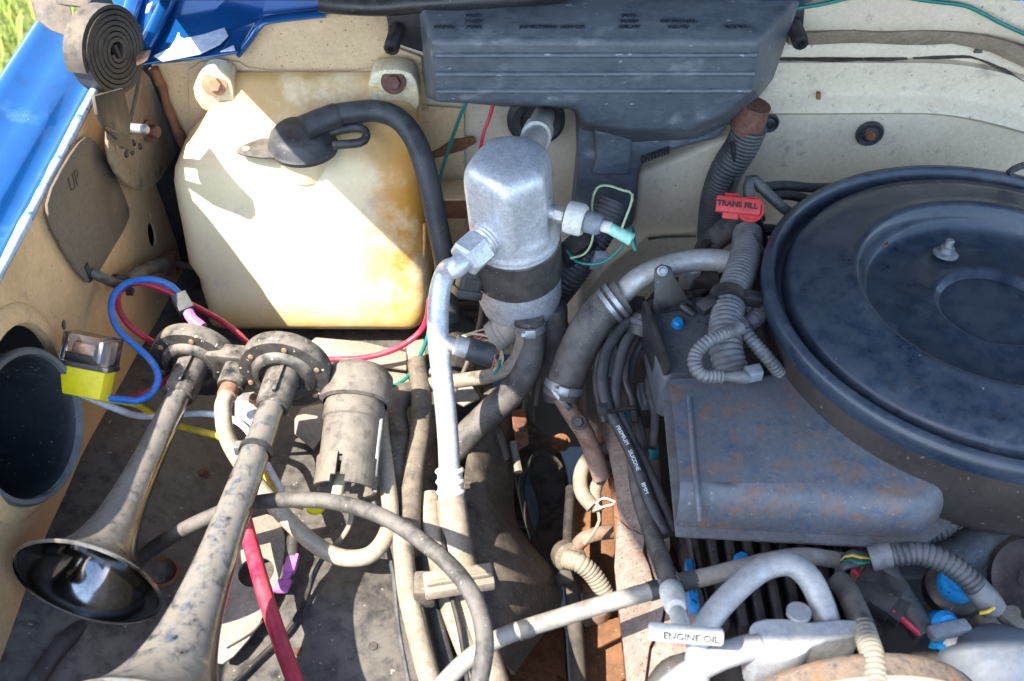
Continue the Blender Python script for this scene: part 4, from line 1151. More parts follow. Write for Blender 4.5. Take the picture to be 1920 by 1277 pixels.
mk('shield_plate', plate([(1208, 1012, 0.842), (1232, 1010, 0.85), (1262, 1062, 0.865), (1285, 1090, 0.87), (1240, 1105, 0.862), (1222, 1070, 0.85)]), m_shield, HS)
mk('shield_plate', plate([(1158, 1122, 0.845), (1226, 1100, 0.862), (1252, 1108, 0.868), (1240, 1170, 0.868), (1218, 1212, 0.865), (1206, 1300, 0.86), (1178, 1300, 0.845), (1170, 1220, 0.845)]), m_shield, HS)
mk('shield_plate', plate([(1256, 1108, 0.868), (1300, 1098, 0.875), (1345, 1150, 0.88), (1350, 1190, 0.88), (1318, 1230, 0.878), (1265, 1300, 0.87), (1212, 1300, 0.862), (1222, 1218, 0.866), (1244, 1172, 0.868)]), m_shield, HS)
mk('shield_web', prism(Z([(1120, 790, 0.79), (1215, 920, 0.81), (1300, 1100, 0.84), (1300, 1310, 0.83), (1180, 1310, 0.81), (1158, 1100, 0.80), (1150, 920, 0.79)]), (0, 0, -0.02), 0.002), m_rust, HS)

# engine block bulk under everything on the right
EB = thing('engine_block', 'grimy black engine block with teal paint filling the dark right half', 'engine', V((0.4, 0.6, 0.5)))
mk('block', prism([V((0.155, 0.15, 0.55)), V((0.75, 0.15, 0.55)), V((0.75, 0.15, 0.845)), V((0.20, 0.15, 0.845)), V((0.165, 0.15, 0.78))], (0, 0.88, 0), 0.012), m_dark, EB)
mk('cylinder_head', prism(Z([(1165, 650, 0.86), (1225, 660, 0.86), (1240, 900, 0.86), (1260, 1020, 0.87), (1225, 1000, 0.86), (1190, 850, 0.85), (1160, 750, 0.85)]), (0, 0, -0.05), 0.004), m_dark, EB)
for pts in ([(1152, 762, 0.872), (1180, 768, 0.872), (1184, 788, 0.872), (1160, 792, 0.872)], [(1180, 870, 0.868), (1200, 860, 0.868), (1208, 915, 0.868), (1196, 925, 0.868)], [(1216, 820, 0.87), (1232, 815, 0.87), (1236, 850, 0.87), (1222, 852, 0.87)]):
    mk('teal_casting', prism(Z(pts), (0, 0, -0.012), 0.002), m_teal, EB)
mk('sensor_block', box(P(1205, 770, z=0.885), (0.013, 0, 0), (0, 0.016, 0), (0, 0, 0.012), 0.002), m_black, EB)
mk('sensor_block', box(P(1212, 650, z=0.90), (0.010, 0, 0), (0, 0.02, 0), (0, 0, 0.018), 0.002), m_brown, EB)
mk('pale_strip', prism(Z([(1112, 655, 0.86), (1148, 615, 0.87), (1158, 655, 0.865), (1148, 705, 0.85), (1108, 690, 0.85)]), (0, 0, -0.004), 0.001), M('blue_grey_plate', (0.12, 0.15, 0.17), (0.16, 0.19, 0.21), 40, 0.6), EB)

# spark plug wires
PW = [
 ([(1205, 585, 0.965), (1165, 615, 0.96), (1138, 660, 0.95), (1130, 715, 0.94), (1140, 762, 0.935), (1165, 812, 0.93), (1192, 870, 0.925), (1218, 940, 0.92), (1248, 1005, 0.915)], 'outermost black spark plug wire, printed in white, over the heat shield'),
 ([(1212, 595, 0.96), (1175, 640, 0.955), (1160, 690, 0.945), (1155, 745, 0.935), (1172, 800, 0.928), (1206, 865, 0.92), (1236, 930, 0.915), (1262, 1000, 0.91)], 'second black spark plug wire, just inside the printed one'),
 ([(1218, 615, 0.945), (1190, 665, 0.935), (1180, 720, 0.92), (1192, 775, 0.91), (1205, 830, 0.905), (1205, 890, 0.895)], 'thin black wire falling straight behind the spark plug wires'),
 ([(1190, 860, 0.905), (1200, 930, 0.905), (1222, 1000, 0.915), (1240, 1050, 0.93), (1252, 1080, 0.945)], 'grimy black tube leading down to the oil dipstick sleeve')]
for k, (pts, lab) in enumerate(PW):
    hose('spark_plug_wire' if k < 2 else 'black_cable', pts, (0.0062, 0.0058, 0.0055, 0.0088)[k], m_rubberd if k == 3 else m_rubber, lab, 'cable', 12)
TW = thing('cable_tie', 'black cable tie with a teal tag round the spark plug wires', 'cable tie', P(1140, 770, z=0.93))
mk('tie_band', tube(Z([(1122, 762, 0.95), (1140, 772, 0.952), (1162, 768, 0.945), (1188, 764, 0.94)]), 0.0025, 8), m_black, TW)
mk('tie_head', box(P(1130, 768, z=0.952), (0.005, 0, 0), (0, 0.006, 0), (0, 0, 0.004), 0.001), m_black, TW)
wt = thing('wire_printing', 'white lettering printed along the outermost spark plug wire', 'lettering', P(1180, 850, z=0.94))
words = [('PREMIUM', (1158, 800), (1176, 832)), ('SILICONE', (1180, 842), (1198, 884)), ('8MM', (1205, 905), (1213, 926))]
for wd, a, b in words:
    A, B = P(*a, z=0.9395), P(*b, z=0.9345)
    lettering('printed_word', wd, 0.0056, (A + B) / 2, B - A, V((0.6, 0.5, 0.3)), m_printw, wt, ext=0.0002, lift=0.0)

# ------------------------------------------------------------------ air cleaner
ACX, ACY, ACZ = 0.488, 0.768, 1.047
AN = V((0.0, 0.035, 1)).normalized()
ACC = V((ACX, ACY, ACZ))
CL = thing('air_cleaner', 'large round dark blue air cleaner with a worn rectangular snorkel', 'air cleaner', V((ACX, ACY, 0.93)))
mk('lid', lathe([(0.221, -0.022), (0.2325, -0.020), (0.2345, -0.012), (0.2340, -0.004), (0.2305, 0.001), (0.2255, 0.002), (0.2215, -0.0015), (0.2195, -0.0120), (0.2165, -0.0185), (0.2120, -0.0175), (0.2085, -0.0060), (0.203, 0.0000), (0.185, 0.004), (0.160, 0.0075), (0.1500, 0.0095), (0.1465, 0.0110), (0.1425, 0.0110), (0.1390, 0.0085), (0.1350, -0.0040), (0.1310, -0.0150), (0.124, -0.0185),
                 (0.095, -0.0185), (0.066, -0.0165), (0.0610, -0.0140), (0.0575, -0.0150), (0.0515, -0.0230), (0.045, -0.0260), (0, -0.0260)], ACC, AN, 128), m_lid, CL, angle=50)
mk('base_pan', lathe([(0.18, -0.118), (0.208, -0.112), (0.220, -0.104), (0.2265, -0.09), (0.2290, -0.024), (0.2290, -0.020)], ACC, AN, 96, cap1=False), m_base, CL)
st = P(1772, 477, z=ACZ - 0.0175)
sn = mk('wing_nut', lathe([(0.0135, 0), (0.0135, 0.002), (0.0115, 0.0035), (0.0075, 0.004), (0.0075, 0.009), (0.0055, 0.010), (0.0045, 0.010), (0.0045, 0.017), (0.0035, 0.018), (0, 0.018)], st, AN + V((0.1, 0.12, 0)), 20), m_steel, CL)
mk('rusty_hole', lathe([(0.0055, 0), (0.005, 0.0015), (0.003, 0.0006), (0, 0.0006)], P(1656, 456, z=ACZ - 0.0172), AN, 12), m_rust, CL)
for k in range(4):
    px, py = [(1655, 352), (1820, 390), (1700, 600), (1640, 500)][k]

# snorkel: hollow, open at its left end; the outline is its lower lip
SZ = 0.955
ring = spline(Z([(1243, 750, SZ), (1340, 748, SZ), (1430, 744, SZ), (1480, 726, SZ), (1520, 718, SZ), (1640, 800, SZ), (1748, 862, SZ), (1792, 884, SZ), (1804, 902, SZ), (1796, 926, SZ), (1764, 968, SZ), (1738, 993, SZ), (1704, 1008, SZ), (1640, 1008, SZ), (1480, 1000, SZ), (1350, 993, SZ), (1266, 988, SZ)]), 4)
cen = sum(ring, V()) / len(ring)
nrms = []
for i, p in enumerate(ring):
    a_, b_ = ring[max(0, i - 2)], ring[min(len(ring) - 1, i + 2)]
    t_ = V((b_.x - a_.x, b_.y - a_.y, 0)).normalized()
    nrms.append(V((t_.y, -t_.x, 0)))
if nrms[5].dot(cen - ring[5]) < 0:
    nrms = [-n for n in nrms]
vs = []
bm = bmesh.new()
for ins, dz in [(0.0, 0.0), (0.0, 0.012), (0.0008, 0.022), (0.003, 0.032), (0.006, 0.039), (0.010, 0.0435), (0.0145, 0.0455)]:
    vs.append([bm.verts.new(p + n * ins * (1 + 1.3 * (1 - sstep(0.53, 0.56, p.y)) * (1 - sstep(0.31, 0.345, p.x))) + V((0, 0, dz + (0.0015 * noise.noise(p * 30) if dz > 0.02 else 0)))) for p, n in zip(ring, nrms)])
for a_, b_ in zip(vs, vs[1:]):
    for i in range(len(a_) - 1):
        bm.faces.new((a_[i], a_[i + 1], b_[i + 1], b_[i]))
# top skin: strips between the rear and the front half of the outline
tf = bm.faces.new(vs[-1])
bmesh.ops.triangulate(bm, faces=[tf], ngon_method='EAR_CLIP')
bmesh.ops.recalc_face_normals(bm, faces=bm.faces[:])
bmesh.ops.solidify(bm, geom=bm.faces[:], thickness=0.0022)
snk = mk('snorkel', bm, m_snork, CL, angle=60)
o1 = [p - n * (0.0095 if p.y < 0.585 else 0.0) + V((0, 0, 0.001)) for p, n in zip(ring, nrms)]
mk('snorkel_flange', prism(o1, (0, 0, -0.004), 0.001), M('flange_grey', (0.15, 0.15, 0.155), (0.11, 0.105, 0.105), 40, 0.55, patch=((0.14, 0.085, 0.06), 40, 0.6, 0.12)), snk)
mk('snorkel_bead', tube([P(1292, 745, z=SZ + 0.0452), P(1300, 850, z=SZ + 0.0455), P(1308, 925, z=SZ + 0.045), P(1312, 975, z=SZ + 0.027)], 0.0026, 8), m_snork, snk)

# ------------------------------------------------------------------ engine dressing behind and left of the air cleaner
KB = thing('coil_box', 'flat grey black box with a blue bolt beside the air cleaner', 'engine box', P(1290, 720, z=0.93))
kz = 0.985
mk('box_case', prism(Z([(1212, 588, kz), (1312, 552, kz), (1362, 566, kz), (1362, 716, kz), (1262, 716, kz - 0.002), (1240, 704, kz)]), (0, 0, -0.06), 0.004), m_snork if False else M('box_grey', (0.085, 0.092, 0.10), (0.115, 0.12, 0.128), 30, 0.55, patch=((0.03, 0.03, 0.032), 30, 0.6, 0.1), speck=((0.2, 0.2, 0.2), 200, 0.68, 0.05)), KB)
mk('box_edge', bar(P(1206, 596, z=0.975), P(1248, 715, z=0.975), 0.006, 0.05), m_black, KB)
bolt(P(1270, 610, z=kz), (0, 0, 1), 0.0062, m_bluecap, KB, washer=1.1, h=0.8)

CB = thing('thick_conduit', 'thick grey ribbed conduit held by a black clamp left of the air cleaner', 'conduit', P(1370, 700, z=0.99))
mk('conduit', loom(Z([(1402, 440, 1.015), (1398, 480, 1.02), (1385, 520, 1.025), (1368, 570, 1.028), (1360, 620, 1.028), (1362, 660, 1.022), (1375, 705, 1.010)]), 0.0170, 0.0058, 0.0018, 20), m_loom, CB)
mk('clamp', tube(Z([(1366, 555, 1.03), (1363, 572, 1.03)]), 0.0195, 20, smooth=False), m_black, CB)
mk('clamp_lug', bar(P(1312, 582, z=1.03), P(1345, 560, z=1.035), 0.014, 0.010), m_black, CB)
mk('clamp_lug', bar(P(1385, 556, z=1.035), P(1425, 562, z=1.03), 0.013, 0.012), m_black, CB)
LP = thing('looped_conduit', 'thin grey ribbed conduit looping round in front of the thick one', 'conduit', P(1310, 710, z=1.0))
mk('conduit', loom(Z([(1385, 615, 1.048), (1360, 625, 1.056), (1328, 640, 1.056), (1306, 662, 1.05), (1303, 685, 1.045), (1318, 704, 1.04), (1352, 706, 1.036)]), 0.0070, 0.0040, 0.0012), m_loom, LP)
mk('taped_end', tube(Z([(1350, 706, 1.036), (1375, 706, 1.033), (1402, 708, 1.03)]), 0.0065, 10, wob=0.6), m_loom, LP)
mk('loose_plug', box(P(1412, 700, z=1.03), (0.008, 0.002, 0), (-0.001, 0.006, 0), (0, 0, 0.006), 0.001), m_grey, LP)
tag(mk('short_conduit', loom(Z([(1388, 605, 1.03), (1400, 625, 1.032), (1420, 650, 1.026), (1445, 678, 1.015), (1462, 700, 1.0)]), 0.0072, 0.0042, 0.0012), m_loom), 'short grey ribbed conduit slanting towards the air cleaner side', 'conduit')
tag(mk('short_conduit', loom(Z([(1448, 560, 1.0), (1432, 580, 1.01), (1415, 598, 1.015), (1400, 610, 1.012)]), 0.010, 0.004, 0.001), m_loom), 'stubby grey ribbed conduit tucked under the air cleaner rim', 'conduit')
SB = thing('black_side_bracket', 'flat black bracket plate standing between conduit and air cleaner', 'bracket', P(1430, 620, z=0.95))
mk('bracket_plate', prism(Z([(1402, 440, 1.03), (1415, 440, 1.03), (1440, 490, 1.02), (1442, 520, 1.015), (1420, 600, 0.99), (1400, 585, 0.99), (1395, 500, 1.01)]), (0.003, 0, -0.002), 0.0006), m_black, SB)
mk('bracket_edge', tube(Z([(1414, 438, 1.033), (1438, 488, 1.024), (1441, 518, 1.019), (1428, 570, 1.0)]), 0.0022, 6), m_black, SB)
hose('vacuum_hose', [(1404, 368, 1.05), (1405, 340, 1.062), (1416, 338, 1.062), (1438, 362, 1.05), (1475, 395, 1.03), (1500, 410, 1.02)], 0.0062, m_rubber, 'black vacuum hose bent in a hook behind the red handle', 'hose', 12)
hose('vacuum_hose', [(1420, 352, 1.02), (1470, 348, 1.015), (1520, 352, 1.01), (1570, 352, 1.0)], 0.0058, m_rubber, 'upper black hose running along the firewall behind the air cleaner', 'hose', 12)
hose('vacuum_hose', [(1440, 368, 1.01), (1480, 366, 1.01), (1530, 378, 1.0)], 0.0058, m_rubber, 'lower black hose running behind the air cleaner rim', 'hose', 12)
hose('vacuum_hose', [(1412, 430, 1.0), (1450, 432, 1.0), (1480, 440, 0.99)], 0.007, m_rubber, 'black hose passing behind the bracket plate to the air cleaner', 'hose', 12)
hose('coolant_hose', [(1420, 395, 1.0), (1385, 420, 0.99), (1345, 445, 0.98), (1325, 470, 0.965), (1318, 520, 0.93)], 0.0150, m_rubberd, 'dusty black hose behind the red transmission handle', 'hose', 16)
hose('black_cable', [(1325, 455, 0.985), (1305, 480, 0.98), (1292, 510, 0.97), (1296, 560, 0.95)], 0.006, m_black, 'black cable dropping left of the dusty hose', 'cable', 10)
tag(mk('black_cable', tube(Z([(1890, 325, 1.05), (1905, 315, 1.055), (1935, 305, 1.06)]), 0.004, 8), m_black), 'short black cable at the right edge above the air cleaner', 'cable')
RD = thing('engine_clutter', 'dark fittings bunched under the silver heater pipe', 'fittings', P(1310, 550, z=0.93))
mk('fitting', lathe([(0.011, 0), (0.011, 0.03), (0.007, 0.033), (0, 0.033)], P(1288, 530, z=0.965), (0.1, -0.2, 1), 8), m_alud, RD)
mk('fitting', box(P(1320, 535, z=0.965), (0.014, 0, 0), (0, 0.012, 0), (0, 0, 0.02), 0.003), m_dark, RD)
mk('fitting', tube(Z([(1300, 555, 0.96), (1340, 530, 0.97), (1370, 520, 0.97)]), 0.008, 10), m_black, RD)
mk('fitting', tube(Z([(1285, 560, 0.955), (1320, 545, 0.96), (1350, 548, 0.96)]), 0.007, 10), m_rubberd, RD)
mk('fitting', box(P(1190, 600, z=0.95), (0.012, 0, 0), (0, 0.02, 0), (0, 0, 0.02), 0.004), m_black, RD)

# big conduit hanging from the cover, with a rusty wrapped end
HC = thing('hanging_conduit', 'wide black split conduit hanging from the cover down the firewall', 'conduit', P(1335, 440, y=1.05))
mk('conduit', loom([P(a, b, y=c) for a, b, c in [(1408, 235, 1.045), (1390, 275, 1.045), (1362, 320, 1.045), (1345, 370, 1.05), (1338, 420, 1.055), (1336, 445, 1.06)]], 0.0205, 0.005, 0.0014, 20), m_loomd, HC)
mk('split_edge', tube([P(a, b, y=c - 0.021) for a, b, c in [(1372, 268, 1.05), (1378, 310, 1.05), (1370, 345, 1.05), (1345, 385, 1.05)]], 0.0035, 8), m_black, HC)
mk('brown_wrap', tube([P(a, b, y=1.045) for a, b in [(1418, 196), (1408, 220), (1396, 244)]], 0.0195, 16, wob=0.25), m_rustbolt, HC)

# TRANS FILL dipstick handle
TF = thing('transmission_dipstick', 'red plastic dipstick handle reading TRANS FILL', 'dipstick', P(1395, 430, z=1.0))
tc = P(1385, 388, d=1.145)
tx = (P(1425, 392, d=1.145) - P(1345, 384, d=1.150)).normalized()
tn = V((0.05, -0.62, 0.78)).normalized()
ty = tn.cross(tx).normalized()
tn = tx.cross(ty)
s_ = 1.145 / F
mk('ring_disc', lathe([(0.0, -0.002), (0.0145, -0.002), (0.0152, 0), (0.0145, 0.003), (0.0125, 0.003), (0.0118, 0.0012), (0, 0.0012)], tc + tx * 22 * s_ - ty * 3 * s_, tn, 32), m_red, TF)
mk('cross_tab', box(tc - tx * 14 * s_, tx * 15 * s_, ty * 25 * s_, tn * 0.002, 0.0012), m_red, TF)
mk('grip', box(tc - tx * 2 * s_ + tn * 0.004, tx * 41 * s_, ty * 15 * s_, tn * 0.0045, 0.0015), m_red, TF)
mk('spindle', lathe([(0.008, -0.03), (0.008, -0.002), (0, -0.002)], tc + tx * 22 * s_, tn, 14), m_black, TF)
lettering('trans_fill_lettering', 'TRANS FILL', 0.0086, tc - tx * 4 * s_ + tn * 0.0088, tx, ty, m_print, TF, ext=0.0003, sx=1.0, bold=0.0003)
mk('filler_tube', tube([tc + tx * 22 * s_ - tn * 0.01, P(1412, 410, d=1.17), P(1422, 440, d=1.19), P(1440, 490, d=1.22)], 0.0095, 12), m_black, TF)

# green wires at the top right
wire('green_wire', [P(a, b, y=1.085) for a, b in [(1490, 16), (1540, 8), (1600, -6)]], 0.0024, m_grnw, 'short piece of green wire at the top edge right of the cover')
wire('green_wire', [P(a, b, y=1.088) for a, b in [(1690, -6), (1740, 2), (1805, 10), (1840, 24), (1880, 45), (1940, 72)]], 0.0024, m_grnw, 'long green wire sagging across the top right corner of the firewall')

# ------------------------------------------------------------------ lower right: valve cover, pipes, compressor
VC = thing('valve_cover', 'black finned valve cover under the snorkel', 'valve cover', P(1430, 1180, z=0.85))
mk('cover_body', prism(Z([(1272, 985, 0.885), (1600, 985, 0.885), (1660, 1190, 0.885), (1330, 1210, 0.885)]), (0, 0, -0.05), 0.006), m_black, VC)
for k in range(10):
    a = P(1292 + 33 * k, 988, z=0.90)
    b = P(1325 + 34 * k, 1185, z=0.90)
    mk('fin', bar(a, b, 0.0085, 0.022, bev=0.0018), m_black, VC)
mk('edge_strip', bar(P(1285, 985, z=0.905), P(1330, 1170, z=0.905), 0.004, 0.012), m_loomd, VC)
bolt(P(1390, 1050, z=0.912), (0, 0, 1), 0.0062, m_bluecap, VC, washer=1.2)
for a, b in ((1298, 1075), (1302, 1125)):
    mk('blue_gasket', box(P(a, b, z=0.90), (0.006, 0, 0), (0, 0.011, 0), (0, 0, 0.008), 0.001), m_bluecap, VC)

LH = thing('long_hose', 'long grey hose crossing from lower left to the engine with black bands', 'hose', P(950, 1195, z=0.93))
LHp = [(815, 1300, 0.925), (870, 1243, 0.935), (940, 1195, 0.945), (1050, 1158, 0.955), (1150, 1128, 0.962), (1250, 1100, 0.968), (1350, 1075, 0.97), (1440, 1052, 0.968), (1510, 1043, 0.96), (1580, 1052, 0.945)]
mk('hose', tube(Z(LHp), 0.0078, 16), m_muddy if False else M('grey_hose', (0.17, 0.155, 0.135), (0.23, 0.21, 0.18), 30, 0.65, dust=((0.42, 0.37, 0.30), 0.55, 40), speck=((0.1, 0.09, 0.08), 240, 0.66, 0.06)), LH)
for a, b, z, w in ((985, 1180, 0.9495, 12), (1288, 1090, 0.9692, 16), (1225, 1107, 0.967, 8)):
    p = P(a, b, z=z)
    dq = (P(a + 10, b - 3, z=z) - p).normalized()
    mk('black_band', tube([p - dq * w * 0.0005, p + dq * w * 0.0005], 0.0086, 16, smooth=False, step=0.003), m_rubber, LH)

AP = thing('discharge_pipe', 'bent silver aluminium pipe arching over the finned valve cover', 'pipe', P(1310, 1240, z=0.97))
mk('pipe', tube(Z([(1306, 1300, 0.965), (1308, 1235, 0.975), (1318, 1185, 0.985), (1345, 1143, 0.995), (1395, 1092, 1.005), (1440, 1062, 1.01), (1485, 1058, 1.01), (1518, 1085, 1.005), (1538, 1125, 0.995), (1552, 1165, 0.985)]), 0.0104, 20), m_alup, AP)
mk('pipe', tube(Z([(1245, 1300, 0.965), (1290, 1265, 0.97), (1350, 1232, 0.98), (1425, 1208, 0.985)]), 0.0108, 20), m_alup, AP)
mk('wrapped_loom', tube(Z([(1228, 1290, 0.945), (1262, 1262, 0.955), (1295, 1240, 0.965)]), 0.010, 10, wob=0.6), m_black, AP)
blk = [(1402, 1178, 0.995), (1420, 1160, 0.998), (1480, 1158, 1.0), (1500, 1168, 1.0), (1595, 1158, 1.0), (1622, 1172, 1.0), (1618, 1192, 0.996), (1530, 1205, 0.996), (1505, 1228, 0.996), (1460, 1240, 0.99), (1412, 1240, 0.985)]
mk('fitting_block', prism(chaikin(Z(blk), 1), (0, 0, -0.045), 0.006, 3), m_alup, AP)
mk('block_bolt', lathe([(0.010, 0), (0.010, 0.004), (0, 0.005)], P(1497, 1152, z=0.997), (0, 0.2, 1), 16), m_alup, AP)

CM = thing('ac_compressor', 'rust stained round compressor body at the bottom right edge', 'compressor', V((0.27, 0.3, 0.8)))
c0 = V((0.283, 0.405, 0.914))
cdir = V((0.02, -1, -0.02)).normalized()
mk('compressor_body', lathe([(0.0, 0.0), (0.060, 0.001), (0.092, 0.003), (0.098, 0.006), (0.101, 0.012), (0.101, 0.20), (0, 0.20)], c0, cdir, 64), m_rustalu, CM)
mk('body_rim', lathe([(0.1012, 0.026), (0.1035, 0.027), (0.1035, 0.033), (0.1012, 0.034)], c0, cdir, 64, cap0=False, cap1=False), m_palet, CM)
lab = []
bm = bmesh.new()
def arcpt(a, t, r):
    return c0 + cdir * t + (V((1, 0, 0)) * math.sin(a) + V((0, 0, 1)) * math.cos(a)) * r
for nm, a0, a1, t0, t1, r, mt in (('label', -0.30, 0.46, 0.036, 0.075, 0.1018, m_label), ('label_border', -0.04, 0.46, 0.036, 0.040, 0.1024, m_purple), ('label_border', 0.43, 0.46, 0.040, 0.075, 0.1024, m_purple)):
    bm = bmesh.new()
    g = [[bm.verts.new(arcpt(a0 + (a1 - a0) * i / 16, t, rr)) for t, rr in ((t0, r), (t1, r))] for i in range(17)]
    for i in range(16):
        bm.faces.new((g[i][0], g[i + 1][0], g[i + 1][1], g[i][1]))
    bmesh.ops.recalc_face_normals(bm, faces=bm.faces[:])
    bmesh.ops.solidify(bm, geom=bm.faces[:], thickness=0.0004)
    mk(nm, bm, mt, CM)

# oil dipstick
OD = thing('oil_dipstick', 'white T shaped dipstick handle reading ENGINE OIL', 'dipstick', P(1275, 1170, z=0.97))
mk('tube', tube(Z([(1238, 1045, 0.945), (1252, 1085, 0.965), (1262, 1115, 0.982)]), 0.0088, 14), m_rubberd, OD)
od = [P(1258, 1105, z=0.975), P(1270, 1150, z=1.005), P(1284, 1190, z=1.03)]
mk('sleeve', lathe([(0.0085, 0.0), (0.0105, 0.003), (0.0105, 0.020), (0.0092, 0.022), (0.0092, 0.036), (0.0075, 0.040), (0, 0.041)], od[0], od[1] - od[0], 20), m_white, OD)
ha_, hb_ = P(1216, 1183, z=1.035), P(1355, 1195, z=1.035)
hdv = (hb_ - ha_).normalized()
L_ = (hb_ - ha_).length
mk('handle', lathe([(0.0055, 0.0), (0.0068, 0.0015), (0.0070, L_ * 0.5), (0.0068, L_ - 0.0015), (0.0055, L_), (0, L_)], ha_, hdv, 24), m_white, OD)
mk('neck', tube([od[1], P(1279, 1178, z=1.026), P(1285, 1190, z=1.033)], 0.0068, 14), m_white, OD)
hn_ = V((0, -0.80, 0.60))
hy_ = hdv.cross(hn_)
hy_ = -hy_ if hy_.z < 0 else hy_
lettering('engine_oil_lettering', 'ENGINE OIL', 0.0070, (ha_ + hb_) / 2 + V((0.003, 0, 0)) + hn_ * 0.0071, hdv, hy_, m_print, OD, ext=0.0007, sx=1.12, bold=0.00015)

# intake casting and the small parts around it
IM = thing('intake_casting', 'grey cast intake manifold with raised part numbers under the air cleaner', 'casting', P(1750, 1060, z=0.86))
mk('casting', prism(chaikin(Z([(1560, 985, 0.90), (1700, 960, 0.905), (1790, 925, 0.91), (1960, 950, 0.915), (1990, 1030, 0.91), (1880, 1040, 0.90), (1770, 1080, 0.895), (1700, 1090, 0.89), (1600, 1060, 0.89)]), 2), (0, 0, -0.08), 0.010, 3), m_cast, IM)
mk('runner', tube(Z([(1960, 985, 0.905), (1880, 1000, 0.905), (1820, 1030, 0.90), (1760, 1060, 0.895)]), 0.022, 16), m_cast, IM)
lettering('cast_lettering', '14102183', 0.012, P(1815, 972, z=0.915), P(1860, 952, z=0.915) - P(1790, 985, z=0.915), V((0, 1, 0)), m_cast, IM, ext=0.0012, sx=1.1) if False else None
for k in range(14):
    px, py = 1788 + 7.5 * (k % 8) + random.uniform(-2, 2), 984 - 3.6 * (k % 8) + (10 if k > 7 else 0)
    mk('cast_mark', lathe([(0.0024, 0), (0.0022, 0.0016), (0.0012, 0.0016), (0.001, 0.0008), (0, 0.0008)], P(px, py, z=0.9145), (0, 0, 1), 10), m_palet, IM)
C1 = thing('ribbed_conduit', 'ribbed grey conduit arching above the blue cap at the lower right', 'conduit', P(1740, 1050, z=0.95))
mk('conduit', loom(Z([(1632, 1048, 0.965), (1680, 1040, 0.972), (1725, 1038, 0.976), (1775, 1055, 0.974), (1815, 1085, 0.966), (1845, 1118, 0.955), (1862, 1140, 0.945)]), 0.0108, 0.0050, 0.0016, 18), m_loomd, C1)
mk('taped_end', tube(Z([(1632, 1048, 0.965), (1650, 1044, 0.968), (1672, 1041, 0.971)]), 0.0114, 16), m_loom, C1)
mk('taped_end', tube(Z([(1828, 1100, 0.962), (1848, 1122, 0.954), (1862, 1142, 0.945)]), 0.0112, 16, wob=0.1), m_loom, C1)
for k in range(5):
    z0 = 0.96
    mk('bare_wire', tube(Z([(1635, 1045 + k * 2, z0), (1612, 1036 + k * 5, z0 + 0.006), (1592, 1034 + k * 4, z0 + 0.004), (1578, 1046 + k * 3, z0 - 0.006)]), 0.0015, 6), [m_black, m_loomd, m_yelw, m_black, m_grnw][k], C1)
for k in range(4):
    mk('tail_wire', tube(Z([(1858, 1138, 0.945), (1872 + k * 3, 1160, 0.94), (1895 + k * 6, 1178 + k * 3, 0.935), (1940, 1200 + k * 8, 0.93)]), 0.0016, 6), [m_black, m_loomd, m_rustbolt, m_black][k], C1)
mk('yellow_wire', tube(Z([(1838, 1150, 0.952), (1855, 1146, 0.958), (1866, 1136, 0.956), (1866, 1130, 0.95)]), 0.0016, 6), m_yelw, C1)
tag(mk('ribbed_conduit', loom(Z([(1786, 940, 0.95), (1786, 965, 0.945), (1768, 988, 0.94), (1735, 1002, 0.935), (1700, 1006, 0.935), (1680, 1004, 0.935)]), 0.0108, 0.0048, 0.0014, 18), m_loomd), 'ribbed grey conduit curling under the front of the snorkel', 'conduit')
BCp = thing('oil_filler', 'round blue cap on a black neck below the ribbed conduit', 'cap', P(1780, 1120, z=0.91))
mk('neck', lathe([(0.024, 0), (0.026, 0.004), (0.026, 0.016), (0.021, 0.02), (0, 0.02)], P(1778, 1112, z=0.905), (0, -0.2, 1), 28), m_black, BCp)
mk('cap_top', lathe([(0.018, 0.018), (0.0185, 0.026), (0.0165, 0.030), (0.011, 0.0305), (0.010, 0.028), (0, 0.028)], P(1778, 1112, z=0.905), (0, -0.2, 1), 12), m_bluecap, BCp)
B2 = thing('blue_fitting', 'blue hose fitting with a grey plug at the lower right', 'fitting', P(1755, 1190, z=0.91))
mk('blue_body', lathe([(0.013, 0), (0.016, 0.006), (0.016, 0.018), (0.012, 0.022), (0, 0.022)], P(1748, 1178, z=0.925), (0.3, -0.5, 0.8), 14), m_bluecap, B2)
mk('plug', box(P(1778, 1182, z=0.945), (0.018, 0.004, 0), (-0.002, 0.006, 0), (0, 0, 0.006), 0.003), m_grey, B2)
mk('blue_sleeve', bar(P(1742, 1200, z=0.93), P(1790, 1210, z=0.93), 0.012, 0.008), m_bluecap, B2)
mk('white_sleeve', bar(P(1768, 1194, z=0.938), P(1795, 1202, z=0.936), 0.012, 0.010), m_white, B2)
P1 = thing('wire_plug', 'black square plug with a red wire behind the compressor', 'connector', P(1650, 1120, z=0.92))
mk('plug_case', box(P(1642, 1112, z=0.95), (0.014, -0.012, 0), (0.012, 0.014, 0), (0, 0, 0.010), 0.002), m_black, P1)
mk('plug_tail', box(P(1672, 1140, z=0.945), (0.008, -0.008, 0), (0.008, 0.009, 0), (0, 0, 0.007), 0.001), m_black, P1)
mk('red_wire', tube(Z([(1672, 1146, 0.95), (1688, 1158, 0.948), (1708, 1175, 0.945), (1725, 1190, 0.94)]), 0.0028, 8), m_redw, P1)
mk('red_wire', tube(Z([(1628, 1100, 0.95), (1615, 1082, 0.952), (1600, 1070, 0.95)]), 0.0022, 8), m_redw, P1)
hose('black_hose', [(1658, 1068, 0.95), (1680, 1105, 0.945), (1705, 1145, 0.94), (1735, 1190, 0.935)], 0.0115, m_rubber, 'black hose slanting down between the plug and the blue cap', 'hose', 14)
C2 = thing('ribbed_conduit', 'sunlit tan ribbed conduit running over the rusty compressor', 'conduit', P(1630, 1260, z=1.0))
